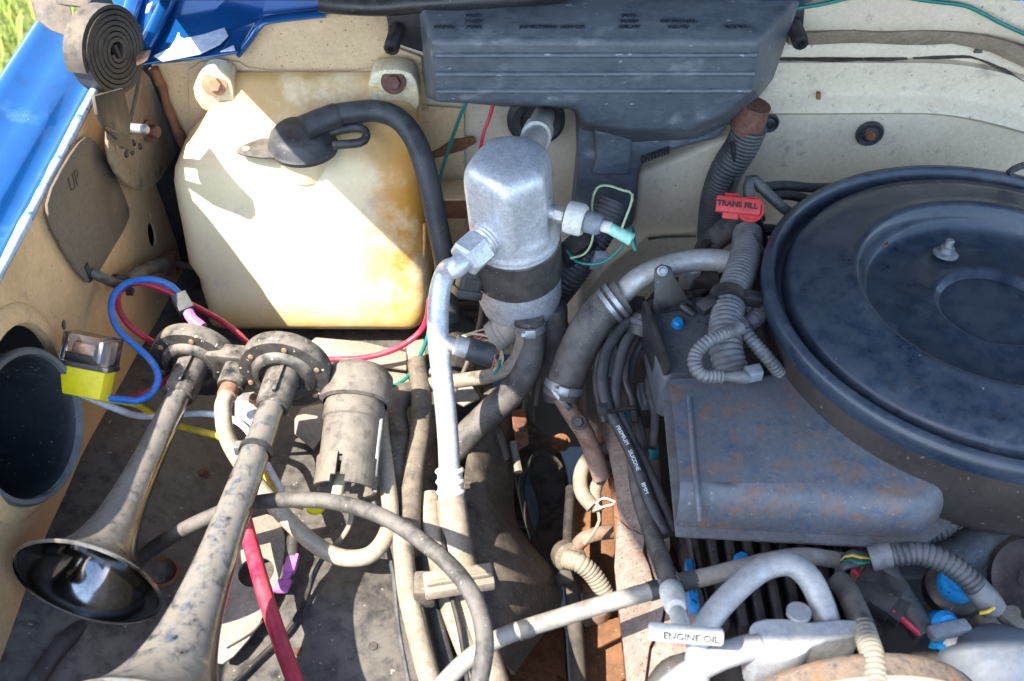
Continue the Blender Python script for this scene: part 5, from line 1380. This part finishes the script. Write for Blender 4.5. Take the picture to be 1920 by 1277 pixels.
mk('smooth_boot', tube(Z([(1575, 1092, 0.97), (1588, 1108, 0.978), (1605, 1145, 0.985), (1620, 1180, 0.992)]), 0.0098, 16), m_rubberd, C2)
mk('conduit', loom(Z([(1618, 1176, 0.992), (1628, 1205, 1.0), (1638, 1240, 1.008), (1645, 1310, 1.012)]), 0.0096, 0.0050, 0.0012, 18), m_loomt, C2)
mk('boot_wire', tube(Z([(1578, 1095, 0.975), (1572, 1070, 0.97), (1590, 1060, 0.965), (1605, 1058, 0.96)]), 0.0035, 8), m_loomd, C2)
PD = thing('pulley_disc', 'dark disc edge at the right border below the air cleaner', 'pulley', V((0.47, 0.47, 0.88)))
mk('disc', lathe([(0.0, 0.0), (0.032, 0.0), (0.040, 0.004), (0.042, 0.010), (0.036, 0.014), (0.030, 0.010), (0.012, 0.010), (0.010, 0.016), (0, 0.016)], P(1945, 1085, z=0.92), (-0.75, -0.35, 0.55), 36), m_black, PD)
TN = thing('brass_block', 'small tan brass block between the plug wires', 'fitting', P(1640, 1080, z=0.92))
mk('block', box(P(1632, 1078, z=0.93), (0.014, 0.004, 0), (-0.003, 0.010, 0), (0, 0, 0.008), 0.002), M('brass_grime', (0.30, 0.20, 0.09), (0.22, 0.14, 0.07), 120, 0.6), TN)
LB = thing('engine_bracket', 'grey alternator bracket at the bottom right corner', 'bracket', P(1850, 1240, z=0.88))
m_corner = M('blue_grey_lump', (0.085, 0.105, 0.135), (0.05, 0.06, 0.075), 30, 0.5, dust=((0.16, 0.175, 0.20), 0.5, 30))
rings = []
cpt = P(1870, 1250, z=0.925)
for j in range(9):
    t = j / 8 * math.pi / 2
    rings.append([cpt + V((math.cos(a) * 0.05, math.sin(a) * 0.036, 0)) * math.cos(t) * (1 + 0.15 * noise.noise(V((math.cos(a) * 2, math.sin(a) * 2, t)))) + V((0, 0, 0.035 * math.sin(t))) for a in [2 * math.pi * k / 28 for k in range(28)]])
rings[-1] = [p * 0.02 + (cpt + V((0, 0, 0.035))) * 0.98 for p in rings[0]]
mk('housing', loft(rings), m_corner, LB)
mk('lug', prism(Z([(1822, 1150, 0.90), (1900, 1128, 0.905), (1960, 1160, 0.90), (1960, 1210, 0.90), (1870, 1205, 0.90)]), (0, 0, -0.03), 0.005), m_palet, LB)

# ------------------------------------------------------------------ lower left: horns, pump, relay, wiring
AH = thing('air_horn', 'twin trumpet air horn with dusty chrome trumpets on a black base', 'horn', P(440, 760, z=0.90))
def horn(a, b, r0, r1, rim_out):
    ax_ = (b - a).normalized()
    Ls = (b - a).length
    prof_ = []
    n = 40
    for i in range(n + 1):
        t = i / n
        r = r0 + 0.006 * t + (r1 - r0 - 0.006) * (0.35 * t ** 4 + 0.65 * t ** 11)
        prof_.append((r, Ls * t))
    prof_.append((r1 + 0.0022, Ls + 0.0004))
    prof_.append((r1 + 0.0026, Ls + 0.0022))
    prof_.append((r1 + 0.0006, Ls + 0.0034))
    inn = []
    for i in range(n, 4, -1):
        t = i / n
        r = r0 + 0.006 * t + (r1 - r0 - 0.006) * (0.35 * t ** 4 + 0.65 * t ** 11) - 0.0016
        inn.append((max(r, 0.004), Ls * t + 0.001))
    inn.append((0, inn[-1][1]))
    return prof_, inn, ax_
h1a, h1b = P(345, 722, z=0.932), P(165, 1092, z=0.934)
h2a, h2b = P(518, 742, z=0.960), P(292, 1356, z=0.964)
discs = []
for (a, b, r0, r1) in ((h1a, h1b, 0.0121, 0.0655), (h2a, h2b, 0.0128, 0.070)):
    p_, i_, ax_ = horn(a, b, r0, r1, 0.002)
    t_ = mk('trumpet', lathe(p_, a, ax_, 56, cap1=False), m_chrome, AH, angle=60)
    mk('bell_inside', lathe(i_, a, ax_, 56, cap0=False), m_bell, t_, angle=60)
    mk('neck_ring', lathe([(r0 + 0.001, 0.012), (r0 + 0.0038, 0.013), (r0 + 0.0038, 0.0165), (r0 + 0.001, 0.018)], a, ax_, 28, cap0=False, cap1=False), m_hornblk, t_)
    base = a - ax_ * 0.028
    mk('collar', lathe([(0.0185, 0.0), (0.0180, 0.020), (0.0172, 0.040), (0.0160, 0.043), (r0, 0.043)], base, ax_, 28, cap0=False, cap1=False), m_hornblk, AH)
    mk('collar_key', box(base + ax_ * 0.020 + V((0.003, 0, 0.0185)), ax_ * 0.018, V((0.002, 0, 0)), V((0, 0, 0.0025)), 0.0008), m_hornblk, AH)
    dsk = mk('diaphragm_housing', lathe([(0.0, -0.022), (0.042, -0.022), (0.0475, -0.018), (0.0485, -0.012), (0.0485, -0.004), (0.0470, -0.0005), (0.0430, 0.0), (0.0345, 0.0), (0.0320, 0.0040), (0.0290, 0.0062), (0.0250, 0.0062), (0.0225, 0.0020), (0.0, 0.0020)], base, ax_, 48), m_hornblk, AH)
    e_ = perp(ax_)
    f_ = ax_.cross(e_)
    for k in range(6):
        an = k * math.pi / 3 + 0.35
        mk('rivet', lathe([(0.0031, 0), (0.0028, 0.0014), (0.0012, 0.002), (0, 0.002)], base + (e_ * math.cos(an) + f_ * math.sin(an)) * 0.0395 + ax_ * 0.0002, ax_, 10), m_copper, dsk)
    discs.append((base, ax_))
(b1, ax1), (b2, ax2) = discs
mid = (b1 + b2) / 2
axm = (ax1 + ax2).normalized()
wv = (b2 - b1)
side = wv.cross(axm).normalized()
mk('bridge', box(mid - axm * 0.011, wv * 0.32, side * 0.020, axm * 0.0105, 0.003), m_hornblk, AH)
nb = mid + axm * 0.000
mk('inlet_stub', lathe([(0.0150, -0.004), (0.0148, 0.022), (0.0135, 0.025), (0.010, 0.025), (0, 0.025)], nb, axm, 22), m_hornblk, AH)
mk('brass_ferrule', lathe([(0.0100, 0.023), (0.0104, 0.030), (0.0104, 0.036), (0.009, 0.037)], nb, axm, 20, cap0=False), m_copper, AH)
for k, (bb, aa) in enumerate(discs):
    for s in ((-1, 1)):
        pass

CV = thing('clear_air_hose', 'clear yellowed vinyl air hose looping from the horns to the pump', 'hose', P(640, 1060, z=0.84))
st0 = nb + axm * 0.034
mk('hose', tube([st0, st0 + axm * 0.012] + Z([(418, 770, 0.945), (424, 815, 0.93), (450, 865, 0.912), (492, 920, 0.892), (540, 975, 0.872), (590, 1020, 0.858), (640, 1045, 0.852), (690, 1042, 0.852), (720, 1012, 0.856), (732, 968, 0.862), (726, 900, 0.868), (716, 820, 0.872), (712, 770, 0.875)]), 0.0088, 16), m_vinyl, CV)
ha2 = (h2b - h2a).normalized()
tq = min(range(100), key=lambda k: abs((h2a.lerp(h2b, k / 100) - P(488, 845, z=0.962)).length)) / 100
mk('zip_tie', lathe([(0.0150, -0.003), (0.0165, -0.003), (0.0165, 0.003), (0.0150, 0.003)], h2a.lerp(h2b, tq), ha2, 24, cap0=False, cap1=False), m_black, CV)
mk('tie_head', box(P(452, 840, z=0.955), (0.006, 0, 0), (0, 0.005, 0), (0, 0, 0.006), 0.0012), m_loom, CV)

# pump
PMP = thing('horn_compressor', 'dusty grey cylindrical horn compressor beside the right trumpet', 'compressor', P(650, 930, z=0.85))
p0, p1 = P(668, 742, z=0.925), P(646, 918, z=0.888)
pa = (p1 - p0).normalized()
pl = (p1 - p0).length
mk('body', lathe([(0.0, -0.02), (0.024, -0.018), (0.031, -0.008), (0.0315, 0.012), (0.0325, 0.014), (0.0325, 0.028), (0.0305, 0.030), (0.0300, pl * 0.72)], p0, pa, 36, cap1=False), m_pump, PMP)
# castellated skirt at the open end
bm = bmesh.new()
e_, f_ = perp(pa), pa.cross(perp(pa))
for k in range(40):
    if k % 10 in (0,):
        continue
    a0_, a1_ = 2 * math.pi * k / 40, 2 * math.pi * (k + 1) / 40
    hend = pl * (1.0 if k % 10 not in (1, 9) else 0.93)
    vv = []
    for (rr, hh) in ((0.0290, pl * 0.70), (0.0325, pl * 0.70), (0.0328, hend), (0.0292, hend)):
        for an in (a0_, a1_):
            vv.append(bm.verts.new(p0 + pa * hh + (e_ * math.cos(an) + f_ * math.sin(an)) * rr))
    for q_ in ((0, 1, 3, 2), (2, 3, 5, 4), (4, 5, 7, 6), (6, 7, 1, 0), (0, 2, 4, 6), (1, 7, 5, 3)):
        bm.faces.new([vv[i] for i in q_])
mk('skirt', bm, m_pump, PMP)
mk('skirt_floor', lathe([(0.0295, pl * 0.74), (0.028, pl * 0.78), (0.010, pl * 0.78), (0.008, pl * 0.86), (0, pl * 0.86)], p0, pa, 24), m_dark, PMP)
mk('mount_dome', lathe([(0.030, -0.030), (0.037, -0.022), (0.0385, -0.008), (0.0385, 0.008), (0.034, 0.010)], p0, pa, 36, cap1=False), m_pump, PMP)
mk('side_rod', tube([p0 + pa * 0.03 + V((0.031, -0.002, 0.008)), p0 + pa * pl * 0.9 + V((0.031, -0.002, 0.008))], 0.0022, 8), m_steel, PMP)
mk('air_nipple', tube(Z([(640, 890, 0.895), (634, 915, 0.893), (630, 938, 0.89)]), 0.006, 12), M('cream_nipple', (0.66, 0.58, 0.38), (0.58, 0.5, 0.3), 60, 0.5), PMP)
tag(mk('yellow_nut', lathe([(0.011, 0), (0.011, 0.006), (0, 0.006)], P(592, 948, z=0.86), (0, -0.2, 1), 16), m_yel), 'round yellow nut showing under the black loop hose', 'nut')

# relay
RY = thing('horn_relay', 'cube relay with a clear cover in a bright yellow socket', 'relay', P(190, 745, x=-0.41))
rw = V((0.86, -0.10, -0.14)).normalized()
rl = V((0.30, -0.62, -0.68)).normalized()
rl = (rl - rw * rl.dot(rw)).normalized()
rd = rw.cross(rl).normalized()
if rd.y > 0:
    rd = -rd
r0c = P(172, 655, x=-0.415)
mk('clear_cover', box(r0c, rw * 0.0245, rl * 0.0145, rd * 0.0165, 0.002), m_clear, RY)
mk('relay_base', box(r0c + rl * 0.016, rw * 0.0252, rl * 0.0025, rd * 0.0172, 0.0008), m_black, RY)
mk('coil', box(r0c + rl * 0.002 - rw * 0.004, rw * 0.011, rl * 0.008, rd * 0.008, 0.003), m_copper, RY)
mk('armature', box(r0c + rl * 0.001 + rw * 0.012, rw * 0.002, rl * 0.010, rd * 0.009, 0.0004), m_steel, RY)
mk('contact_block', box(r0c + rl * 0.009 - rw * 0.005, rw * 0.015, rl * 0.004, rd * 0.011, 0.0005), m_black, RY)
mk('socket', prism([r0c + rl * 0.018 + rw * s * 0.0225 + rd * u * 0.0160 for s, u in ((-1, -1), (1, -1), (1, 1), (-1, 1))], None, 0.0015, back=[r0c + rl * 0.046 + rw * s * 0.0185 + rd * u * 0.0150 + rw * 0.003 for s, u in ((-1, -1), (1, -1), (1, 1), (-1, 1))]), m_yel, RY)
rb = r0c + rl * 0.045

BP = thing('wire_terminal', 'black shrouded connector with a pink terminal above the left horn', 'connector', P(350, 600, z=0.93))
c_a, c_b = P(333, 552, z=0.965), P(352, 586, z=0.955)
cd_ = (c_b - c_a).normalized()
mk('shroud', box((c_a + c_b) / 2, cd_ * 0.011, perp(cd_) * 0.0085, cd_.cross(perp(cd_)) * 0.0075, 0.0012), m_loomd, BP)
mk('pink_boot', tube(Z([(352, 584, 0.955), (360, 598, 0.952), (370, 606, 0.950), (380, 614, 0.948)]), 0.0062, 12), m_pink, BP)
wire('blue_wire', [P(345, 562, z=0.955), P(322, 537, z=0.965), P(285, 524, z=0.975), P(240, 530, z=0.985), P(212, 556, z=0.985), P(210, 590, z=0.98), P(225, 622, z=0.97), P(258, 652, z=0.96), P(285, 678, z=0.955), P(297, 706, z=0.95), P(288, 733, z=0.945), P(262, 750, z=0.95), P(238, 750, z=0.955), rb + rw * 0.012], 0.0038, m_bluew, 'bright blue wire looping from the connector round to the yellow relay', 'wire', 10)
wire('red_wire', [P(340, 560, z=0.95), P(302, 541, z=0.96), P(258, 530, z=0.97), P(226, 545, z=0.97), P(222, 575, z=0.965), P(238, 605, z=0.955), P(268, 630, z=0.945), P(300, 650, z=0.925)], 0.0036, m_redw, 'red wire curving beside the blue loop towards the left horn', 'wire', 10)
wire('red_wire', [P(330, 700, z=0.915), P(300, 722, z=0.925), P(265, 740, z=0.935), P(236, 748, z=0.945), rb + rw * 0.006], 0.0036, m_redw, 'short red wire leaving the yellow relay socket under the horn', 'wire', 10)
wire('red_wire', Z([(352, 568, 0.945), (380, 582, 0.93), (415, 602, 0.91), (445, 624, 0.895), (480, 655, 0.875), (540, 678, 0.855), (610, 674, 0.85), (680, 671, 0.852), (740, 655, 0.858), (782, 628, 0.87), (800, 600, 0.89), (806, 560, 0.92)]), 0.0036, m_redw, 'long pinkish red wire passing behind the horn along the tank bottom', 'wire', 10)
wire('yellow_wire', [rb + rw * 0.014 + rd * 0.004] + Z([(255, 758, 0.93), (295, 782, 0.90), (340, 800, 0.89), (380, 810, 0.888), (420, 822, 0.885), (470, 850, 0.87), (520, 930, 0.86), (570, 950, 0.85)]), 0.0038, m_yelw, 'yellow wire crossing behind both trumpets', 'wire', 10)
wire('white_wire', [rb - rw * 0.004] + Z([(222, 768, 0.935), (262, 780, 0.91), (320, 778, 0.90), (380, 775, 0.898), (430, 784, 0.896), (465, 808, 0.89), (500, 870, 0.875), (530, 925, 0.865)]), 0.0038, m_whtw, 'white wire crossing behind both trumpets above the yellow one', 'wire', 10)
wire('green_wire', Z([(806, 590, 0.90), (802, 630, 0.88), (785, 672, 0.87), (765, 705, 0.862), (742, 722, 0.858), (725, 722, 0.855)]), 0.0024, m_grnw, 'thin green wire falling from the tank corner to the compressor')

hose('black_loop_hose', [(235, 1072, 0.838), (285, 1030, 0.865), (350, 990, 0.895), (430, 955, 0.915), (500, 940, 0.93), (570, 937, 0.945), (640, 944, 0.958), (720, 970, 0.970), (795, 1018, 0.978), (855, 1072, 0.982), (893, 1130, 0.985), (908, 1190, 0.985), (906, 1240, 0.98), (890, 1315, 0.97)], 0.0076, m_rubberd, 'black hose making a big arc under the right trumpet to the bottom edge')
hose('red_cable', [(458, 975, 0.865), (470, 1020, 0.862), (488, 1085, 0.86), (508, 1150, 0.858), (530, 1215, 0.856), (565, 1310, 0.855)], 0.0080, m_redw, 'thick red battery cable running down beside the right trumpet', 'cable', 16)
hose('thin_black_wire', [(612, 1035, 0.84), (590, 1075, 0.825), (570, 1130, 0.818), (540, 1180, 0.815), (480, 1240, 0.81), (420, 1300, 0.81)], 0.0028, m_black, 'thin black wire trailing down the dark floor', 'wire', 8)
hose('thin_cable', [(660, 955, 0.86), (655, 985, 0.855), (640, 1010, 0.845), (625, 1025, 0.838)], 0.0028, m_muddy, 'thin tan wire hanging below the horn compressor', 'wire', 8)
PT = thing('wire_terminal', 'loose black sleeve with a pink terminal on the floor', 'connector', P(540, 1080, z=0.82))
mk('sleeve', tube(Z([(552, 1000, 0.825), (549, 1025, 0.822), (547, 1046, 0.82)]), 0.0075, 12), m_black, PT)
mk('pink_boot', box(P(546, 1057, z=0.822), (0.0065, 0, 0), (0.001, 0.011, 0), (0, 0, 0.004), 0.002), m_pink, PT)
mk('pink_boot', box(P(538, 1080, z=0.82), (0.004, 0, 0), (0.004, 0.012, 0), (0, 0, 0.003), 0.0015), m_pink, PT)
mk('pink_boot', box(P(530, 1099, z=0.82), (0.0075, 0, 0), (0.002, 0.007, 0), (0, 0, 0.004), 0.002), m_pink, PT)

# tan hoses and their clamp
hose('tan_hose', [(755, 985, 0.862), (757, 1040, 0.86), (765, 1110, 0.855), (782, 1185, 0.85), (815, 1310, 0.845)], 0.0104, m_muddy, 'left pale tan hose running down to the bottom edge')
hose('tan_hose', [(806, 930, 0.842), (812, 1000, 0.84), (828, 1070, 0.838), (850, 1150, 0.832), (885, 1240, 0.825), (910, 1310, 0.82)], 0.0112, m_muddy, 'middle tan hose held by the clamp beside the pipe hose')
hose('tan_hose', [(782, 680, 0.865), (790, 740, 0.864), (788, 810, 0.862), (776, 880, 0.858), (768, 960, 0.85), (772, 1040, 0.845)], 0.0118, m_taupe, 'dusty upright hose between the compressor and the aluminium pipe')
hose('cracked_hose', [(785, 735, 0.845), (755, 742, 0.852), (742, 775, 0.855), (743, 850, 0.85), (750, 940, 0.842), (752, 1000, 0.84)], 0.0150, m_taupe, 'cracked brown hose bending down right of the compressor', wob=0.3)
hose('dark_hose', [(790, 960, 0.835), (795, 1060, 0.832), (815, 1160, 0.825), (850, 1300, 0.82)], 0.009, m_rubber, 'dark hose lying in the shade between the tan hoses')
KC = thing('hose_clamp', 'tan plastic clamp block holding hoses below the aluminium pipe', 'clamp', P(860, 1110, z=0.84))
mk('clamp_block', bar(P(795, 1100, z=0.872), P(925, 1080, z=0.872), 0.024, 0.014, bev=0.002), m_muddy, KC)
mk('clamp_rib', bar(P(800, 1096, z=0.882), P(922, 1076, z=0.882), 0.004, 0.006), m_muddy, KC)
mk('clamp_foot', box(P(796, 1105, z=0.862), (0.010, 0, 0), (0, 0.013, 0), (0, 0, 0.014), 0.003), m_taupe, KC)

# plates on the floor
PL = thing('bracket_plate', 'pale metal bracket with a round hole beside the red cable', 'bracket', P(480, 1100, z=0.8))
pz = 0.822
plo = mk('plate', prism(chaikin(Z([(440, 980, pz), (520, 958, pz), (537, 1015, pz), (530, 1060, pz), (512, 1118, pz), (478, 1185, pz), (425, 1245, pz), (395, 1240, pz), (420, 1100, pz)]), 1), (0, 0, -0.003), 0.0008), m_palet, PL)
boolean_cut(plo, [cutter(rod(P(480, 1072, z=pz), (0, 0, 1), 0.0185, 0.02, 32))])
mk('scratch_bead', tube(Z([(425, 1215, pz + 0.001), (470, 1188, pz + 0.001), (492, 1165, pz + 0.001)]), 0.0012, 6), m_dark, PL)
TY = thing('battery_tray_edge', 'pale cream tray edge below the washer tank', 'tray', P(680, 680, z=0.80))
mk('tray_plate', prism(Z([(575, 646, 0.822), (592, 632, 0.822), (680, 640, 0.822), (762, 660, 0.822), (762, 692, 0.822), (620, 672, 0.822)]), (0, 0, -0.004), 0.001), m_palet, TY)
mk('tray_plate', prism(Z([(610, 680, 0.815), (762, 700, 0.815), (772, 725, 0.815), (620, 702, 0.815)]), (0, 0, -0.004), 0.001), m_palet, TY)
mk('tray_post', prism(Z([(760, 640, 0.822), (795, 634, 0.822), (800, 690, 0.822), (768, 690, 0.822)]), (0, 0, -0.02), 0.002), m_palet, TY)
mk('tray_plate', prism(Z([(805, 690, 0.83), (880, 715, 0.83), (900, 745, 0.82), (870, 760, 0.82), (800, 725, 0.825)]), (0, 0, -0.004), 0.001), m_palet, TY)
BP2 = thing('mounting_plate', 'pale sheet scrap behind the horn compressor', 'bracket', P(575, 830, z=0.79))
mk('plate', prism(Z([(565, 765, 0.808), (605, 755, 0.808), (606, 815, 0.808), (588, 842, 0.806), (552, 812, 0.806), (552, 785, 0.806)]), (0, 0, -0.003), 0.0008), m_palet, BP2)
GB = thing('horn_bracket', 'grey steel horn bracket with a copper bolt between the trumpets', 'bracket', P(475, 800, z=0.87))
mk('plate', prism(Z([(440, 738, 0.90), (492, 732, 0.90), (500, 800, 0.888), (470, 812, 0.886), (440, 780, 0.892)]), (0, 0, -0.003), 0.0008), m_steel, GB)
bolt(P(478, 748, z=0.902), (0, -0.3, 1), 0.0055, m_copper, GB, washer=1.3)
mk('stud', lathe([(0.0045, 0), (0.0045, 0.026), (0, 0.026)], P(478, 775, z=0.895), (0.05, -0.6, 0.6), 12), m_whtw, GB)
mk('bracket_leg', prism(Z([(470, 806, 0.886), (500, 798, 0.888), (505, 850, 0.80), (480, 850, 0.80)]), (0, 0.003, 0), 0.0008), m_steel, GB)

# ------------------------------------------------------------------ smaller clutter
def worm_clamp(c, axis, r, label):
    t = thing('worm_clamp', label, 'hose clamp', c)
    ax_ = V(axis).normalized()
    mk('band', lathe([(r, -0.0045), (r + 0.0010, -0.0045), (r + 0.0010, 0.0045), (r, 0.0045)], c, ax_, 32, cap0=False, cap1=False), m_steel, t)
    s_ = (V((0, -0.7, 0.7)) - ax_ * V((0, -0.7, 0.7)).dot(ax_)).normalized()
    u_ = ax_.cross(s_)
    mk('screw_housing', box(V(c) + s_ * (r + 0.003), u_ * 0.006, ax_ * 0.005, s_ * 0.003, 0.001), m_steel, t)
    mk('screw_head', lathe([(0.0038, 0), (0.0038, 0.005), (0, 0.005)], V(c) + s_ * (r + 0.003) + u_ * 0.005, u_, 6), m_steel, t)
worm_clamp(P(993, 612, z=0.946), P(995, 640, z=0.928) - P(992, 596, z=0.955), 0.0170, 'steel worm clamp round the black hose right under the canister')
worm_clamp(P(1058, 722, z=0.896), P(1052, 742, z=0.885) - P(1064, 705, z=0.905), 0.0212, 'steel worm clamp at the lower end of the large heater hose')

# dark wiring between heater hose and snorkel
more = [
 ([(1225, 600, 0.955), (1198, 628, 0.95), (1178, 668, 0.945), (1172, 712, 0.94), (1184, 748, 0.93), (1188, 792, 0.92)], 0.0042, m_black, 'thin black cable between the two spark plug wires'),
 ([(1140, 596, 0.945), (1128, 640, 0.94), (1118, 700, 0.92), (1122, 748, 0.91), (1135, 792, 0.90)], 0.0046, m_black, 'black cable hugging the right side of the large heater hose'),
 ([(1222, 690, 0.92), (1215, 730, 0.915), (1228, 780, 0.91), (1222, 840, 0.90)], 0.0050, m_loomd, 'dark grey cable dropping beside the snorkel mouth'),
 ([(1248, 560, 0.97), (1222, 572, 0.97), (1200, 590, 0.965), (1184, 615, 0.96)], 0.0065, m_black, 'black cable crossing in front of the stamped bracket'),
 ([(1300, 590, 0.985), (1280, 575, 0.99), (1262, 560, 0.985), (1240, 552, 0.98)], 0.0045, m_black, 'short black cable on top of the grey box'),
]
for pts, r, mt, lab_ in more:
    hose('black_cable', pts, r, mt, lab_, 'cable', 10)
CX = thing('wire_plug', 'black two pin plug wedged beside the snorkel mouth', 'connector', P(1215, 760, z=0.88))
mk('plug_body', box(P(1216, 742, z=0.905), (0.010, 0.002, 0), (-0.002, 0.013, 0), (0, 0, 0.009), 0.002), m_grey, CX)
mk('plug_latch', box(P(1214, 728, z=0.915), (0.004, 0, 0), (0, 0.006, 0), (0, 0, 0.003), 0.0008), m_black, CX)
CY = thing('wire_plug', 'round black plug at the top of the spark plug wires', 'connector', P(1195, 610, z=0.93))
mk('plug_body', lathe([(0.013, 0), (0.014, 0.006), (0.014, 0.022), (0.010, 0.026), (0, 0.026)], P(1196, 628, z=0.955), (0.3, 0.5, 0.6), 16), m_black, CY)
mk('plug_ring', lathe([(0.0142, 0.010), (0.0155, 0.011), (0.0155, 0.016), (0.0142, 0.017)], P(1196, 628, z=0.955), (0.3, 0.5, 0.6), 16, cap0=False, cap1=False), m_loomd, CY)

# thin wires under the canister and along the suction line
random.seed(5)
for pts, mt, lab_ in [
 ([(905, 560, 0.95), (900, 600, 0.925), (890, 640, 0.90), (872, 690, 0.88), (852, 735, 0.86)], m_brown, 'thin brown wire falling behind the service port'),
 ([(918, 575, 0.945), (922, 620, 0.915), (940, 660, 0.895), (952, 705, 0.875), (945, 745, 0.86)], m_loomd, 'thin grey wire hanging under the wire plug'),
 ([(1010, 590, 0.935), (1014, 640, 0.905), (1012, 700, 0.87), (1004, 760, 0.83)], m_brown, 'thin brown wire between the two upright hoses'),
 ([(700, 940, 0.86), (720, 1000, 0.84), (738, 1080, 0.83), (748, 1180, 0.825), (770, 1300, 0.82)], m_loomd, 'thin grey wire along the left tan hose'),
 ([(830, 985, 0.85), (838, 1080, 0.85), (862, 1180, 0.845), (880, 1300, 0.84)], m_black, 'thin black wire between the hoses below the clamp')]:
    hose('thin_wire', pts, 0.0026, mt, lab_, 'wire', 7)
hose('black_cable', [(40, 1330, 0.888), (75, 1265, 0.884), (105, 1222, 0.878), (135, 1190, 0.868), (165, 1165, 0.855)], 0.0085, m_rubber, 'black cable running under the left bell to the bottom edge', 'cable', 12)
OB = thing('rubber_plug', 'rusty ringed plug in the floor beside the left bell', 'plug', P(300, 1078, z=0.83))
pz_ = P(302, 1076, z=0.835)
mk('ring', lathe([(0.016, -0.004), (0.018, 0.004), (0.0155, 0.006), (0.013, 0.003), (0.012, -0.004)], pz_, (0.2, 0, 1), 28, cap0=False, cap1=False), m_rust, OB)
mk('disc', lathe([(0.013, -0.006), (0.013, 0.0), (0, 0.001)], pz_, (0.2, 0, 1), 24), m_dark, OB)
for k, (px, py) in enumerate([(596, 880), (380, 890), (700, 1215), (560, 1225)]):
    q_ = P(px, py, z=0.80)
    bz = floor_z(q_.x, q_.y)
    q_ = P(px, py, z=bz)
    o_ = bolt(q_, (0.05, -0.05, 1), 0.0052, m_rustbolt if k % 2 else m_dark, None, 'floor_bolt', 1.6, 0.6)
    tag(o_, ['dark bolt in the floor left of the horn compressor', 'rusty bolt in the floor between the two trumpets', 'dark bolt in the floor left of the tan hoses', 'rusty bolt in the floor right of the red cable'][k], 'bolt', 'floor bolts')
# apron fittings
AB = thing('apron_bracket', 'small rusty bracket on the apron right of the aluminium pipe', 'bracket', P(985, 820, z=0.74))
mk('bracket_plate', prism(Z([(958, 770, 0.765), (985, 765, 0.76), (992, 830, 0.745), (968, 845, 0.745)]), (0, 0, -0.004), 0.001), m_rust, AB)
bolt(P(975, 800, z=0.758), (0.3, -0.4, 0.9), 0.006, m_rustbolt, AB)
mk('edge_tape', tube(Z([(962, 830, 0.75), (968, 860, 0.745), (972, 885, 0.74)]), 0.0055, 8, wob=0.6), m_loomt, AB)
tag(mk('brake_pipe', tube(Z([(1000, 1010, 0.66), (985, 960, 0.66), (978, 910, 0.66), (992, 870, 0.66), (1010, 850, 0.66)]), 0.0045, 10), m_black), 'thin black brake pipe curling over the suspension arm', 'pipe')
tag(mk('suspension_link', prism(chaikin(Z([(962, 880, 0.64), (985, 872, 0.64), (1008, 935, 0.63), (1012, 985, 0.62), (998, 990, 0.62), (975, 940, 0.63)]), 1), (0, 0, -0.01), 0.003), M('blue_grey_steel', (0.10, 0.13, 0.155), (0.06, 0.08, 0.10), 30, 0.45)), 'blue grey curved steel link in the gap beside the apron', 'link')
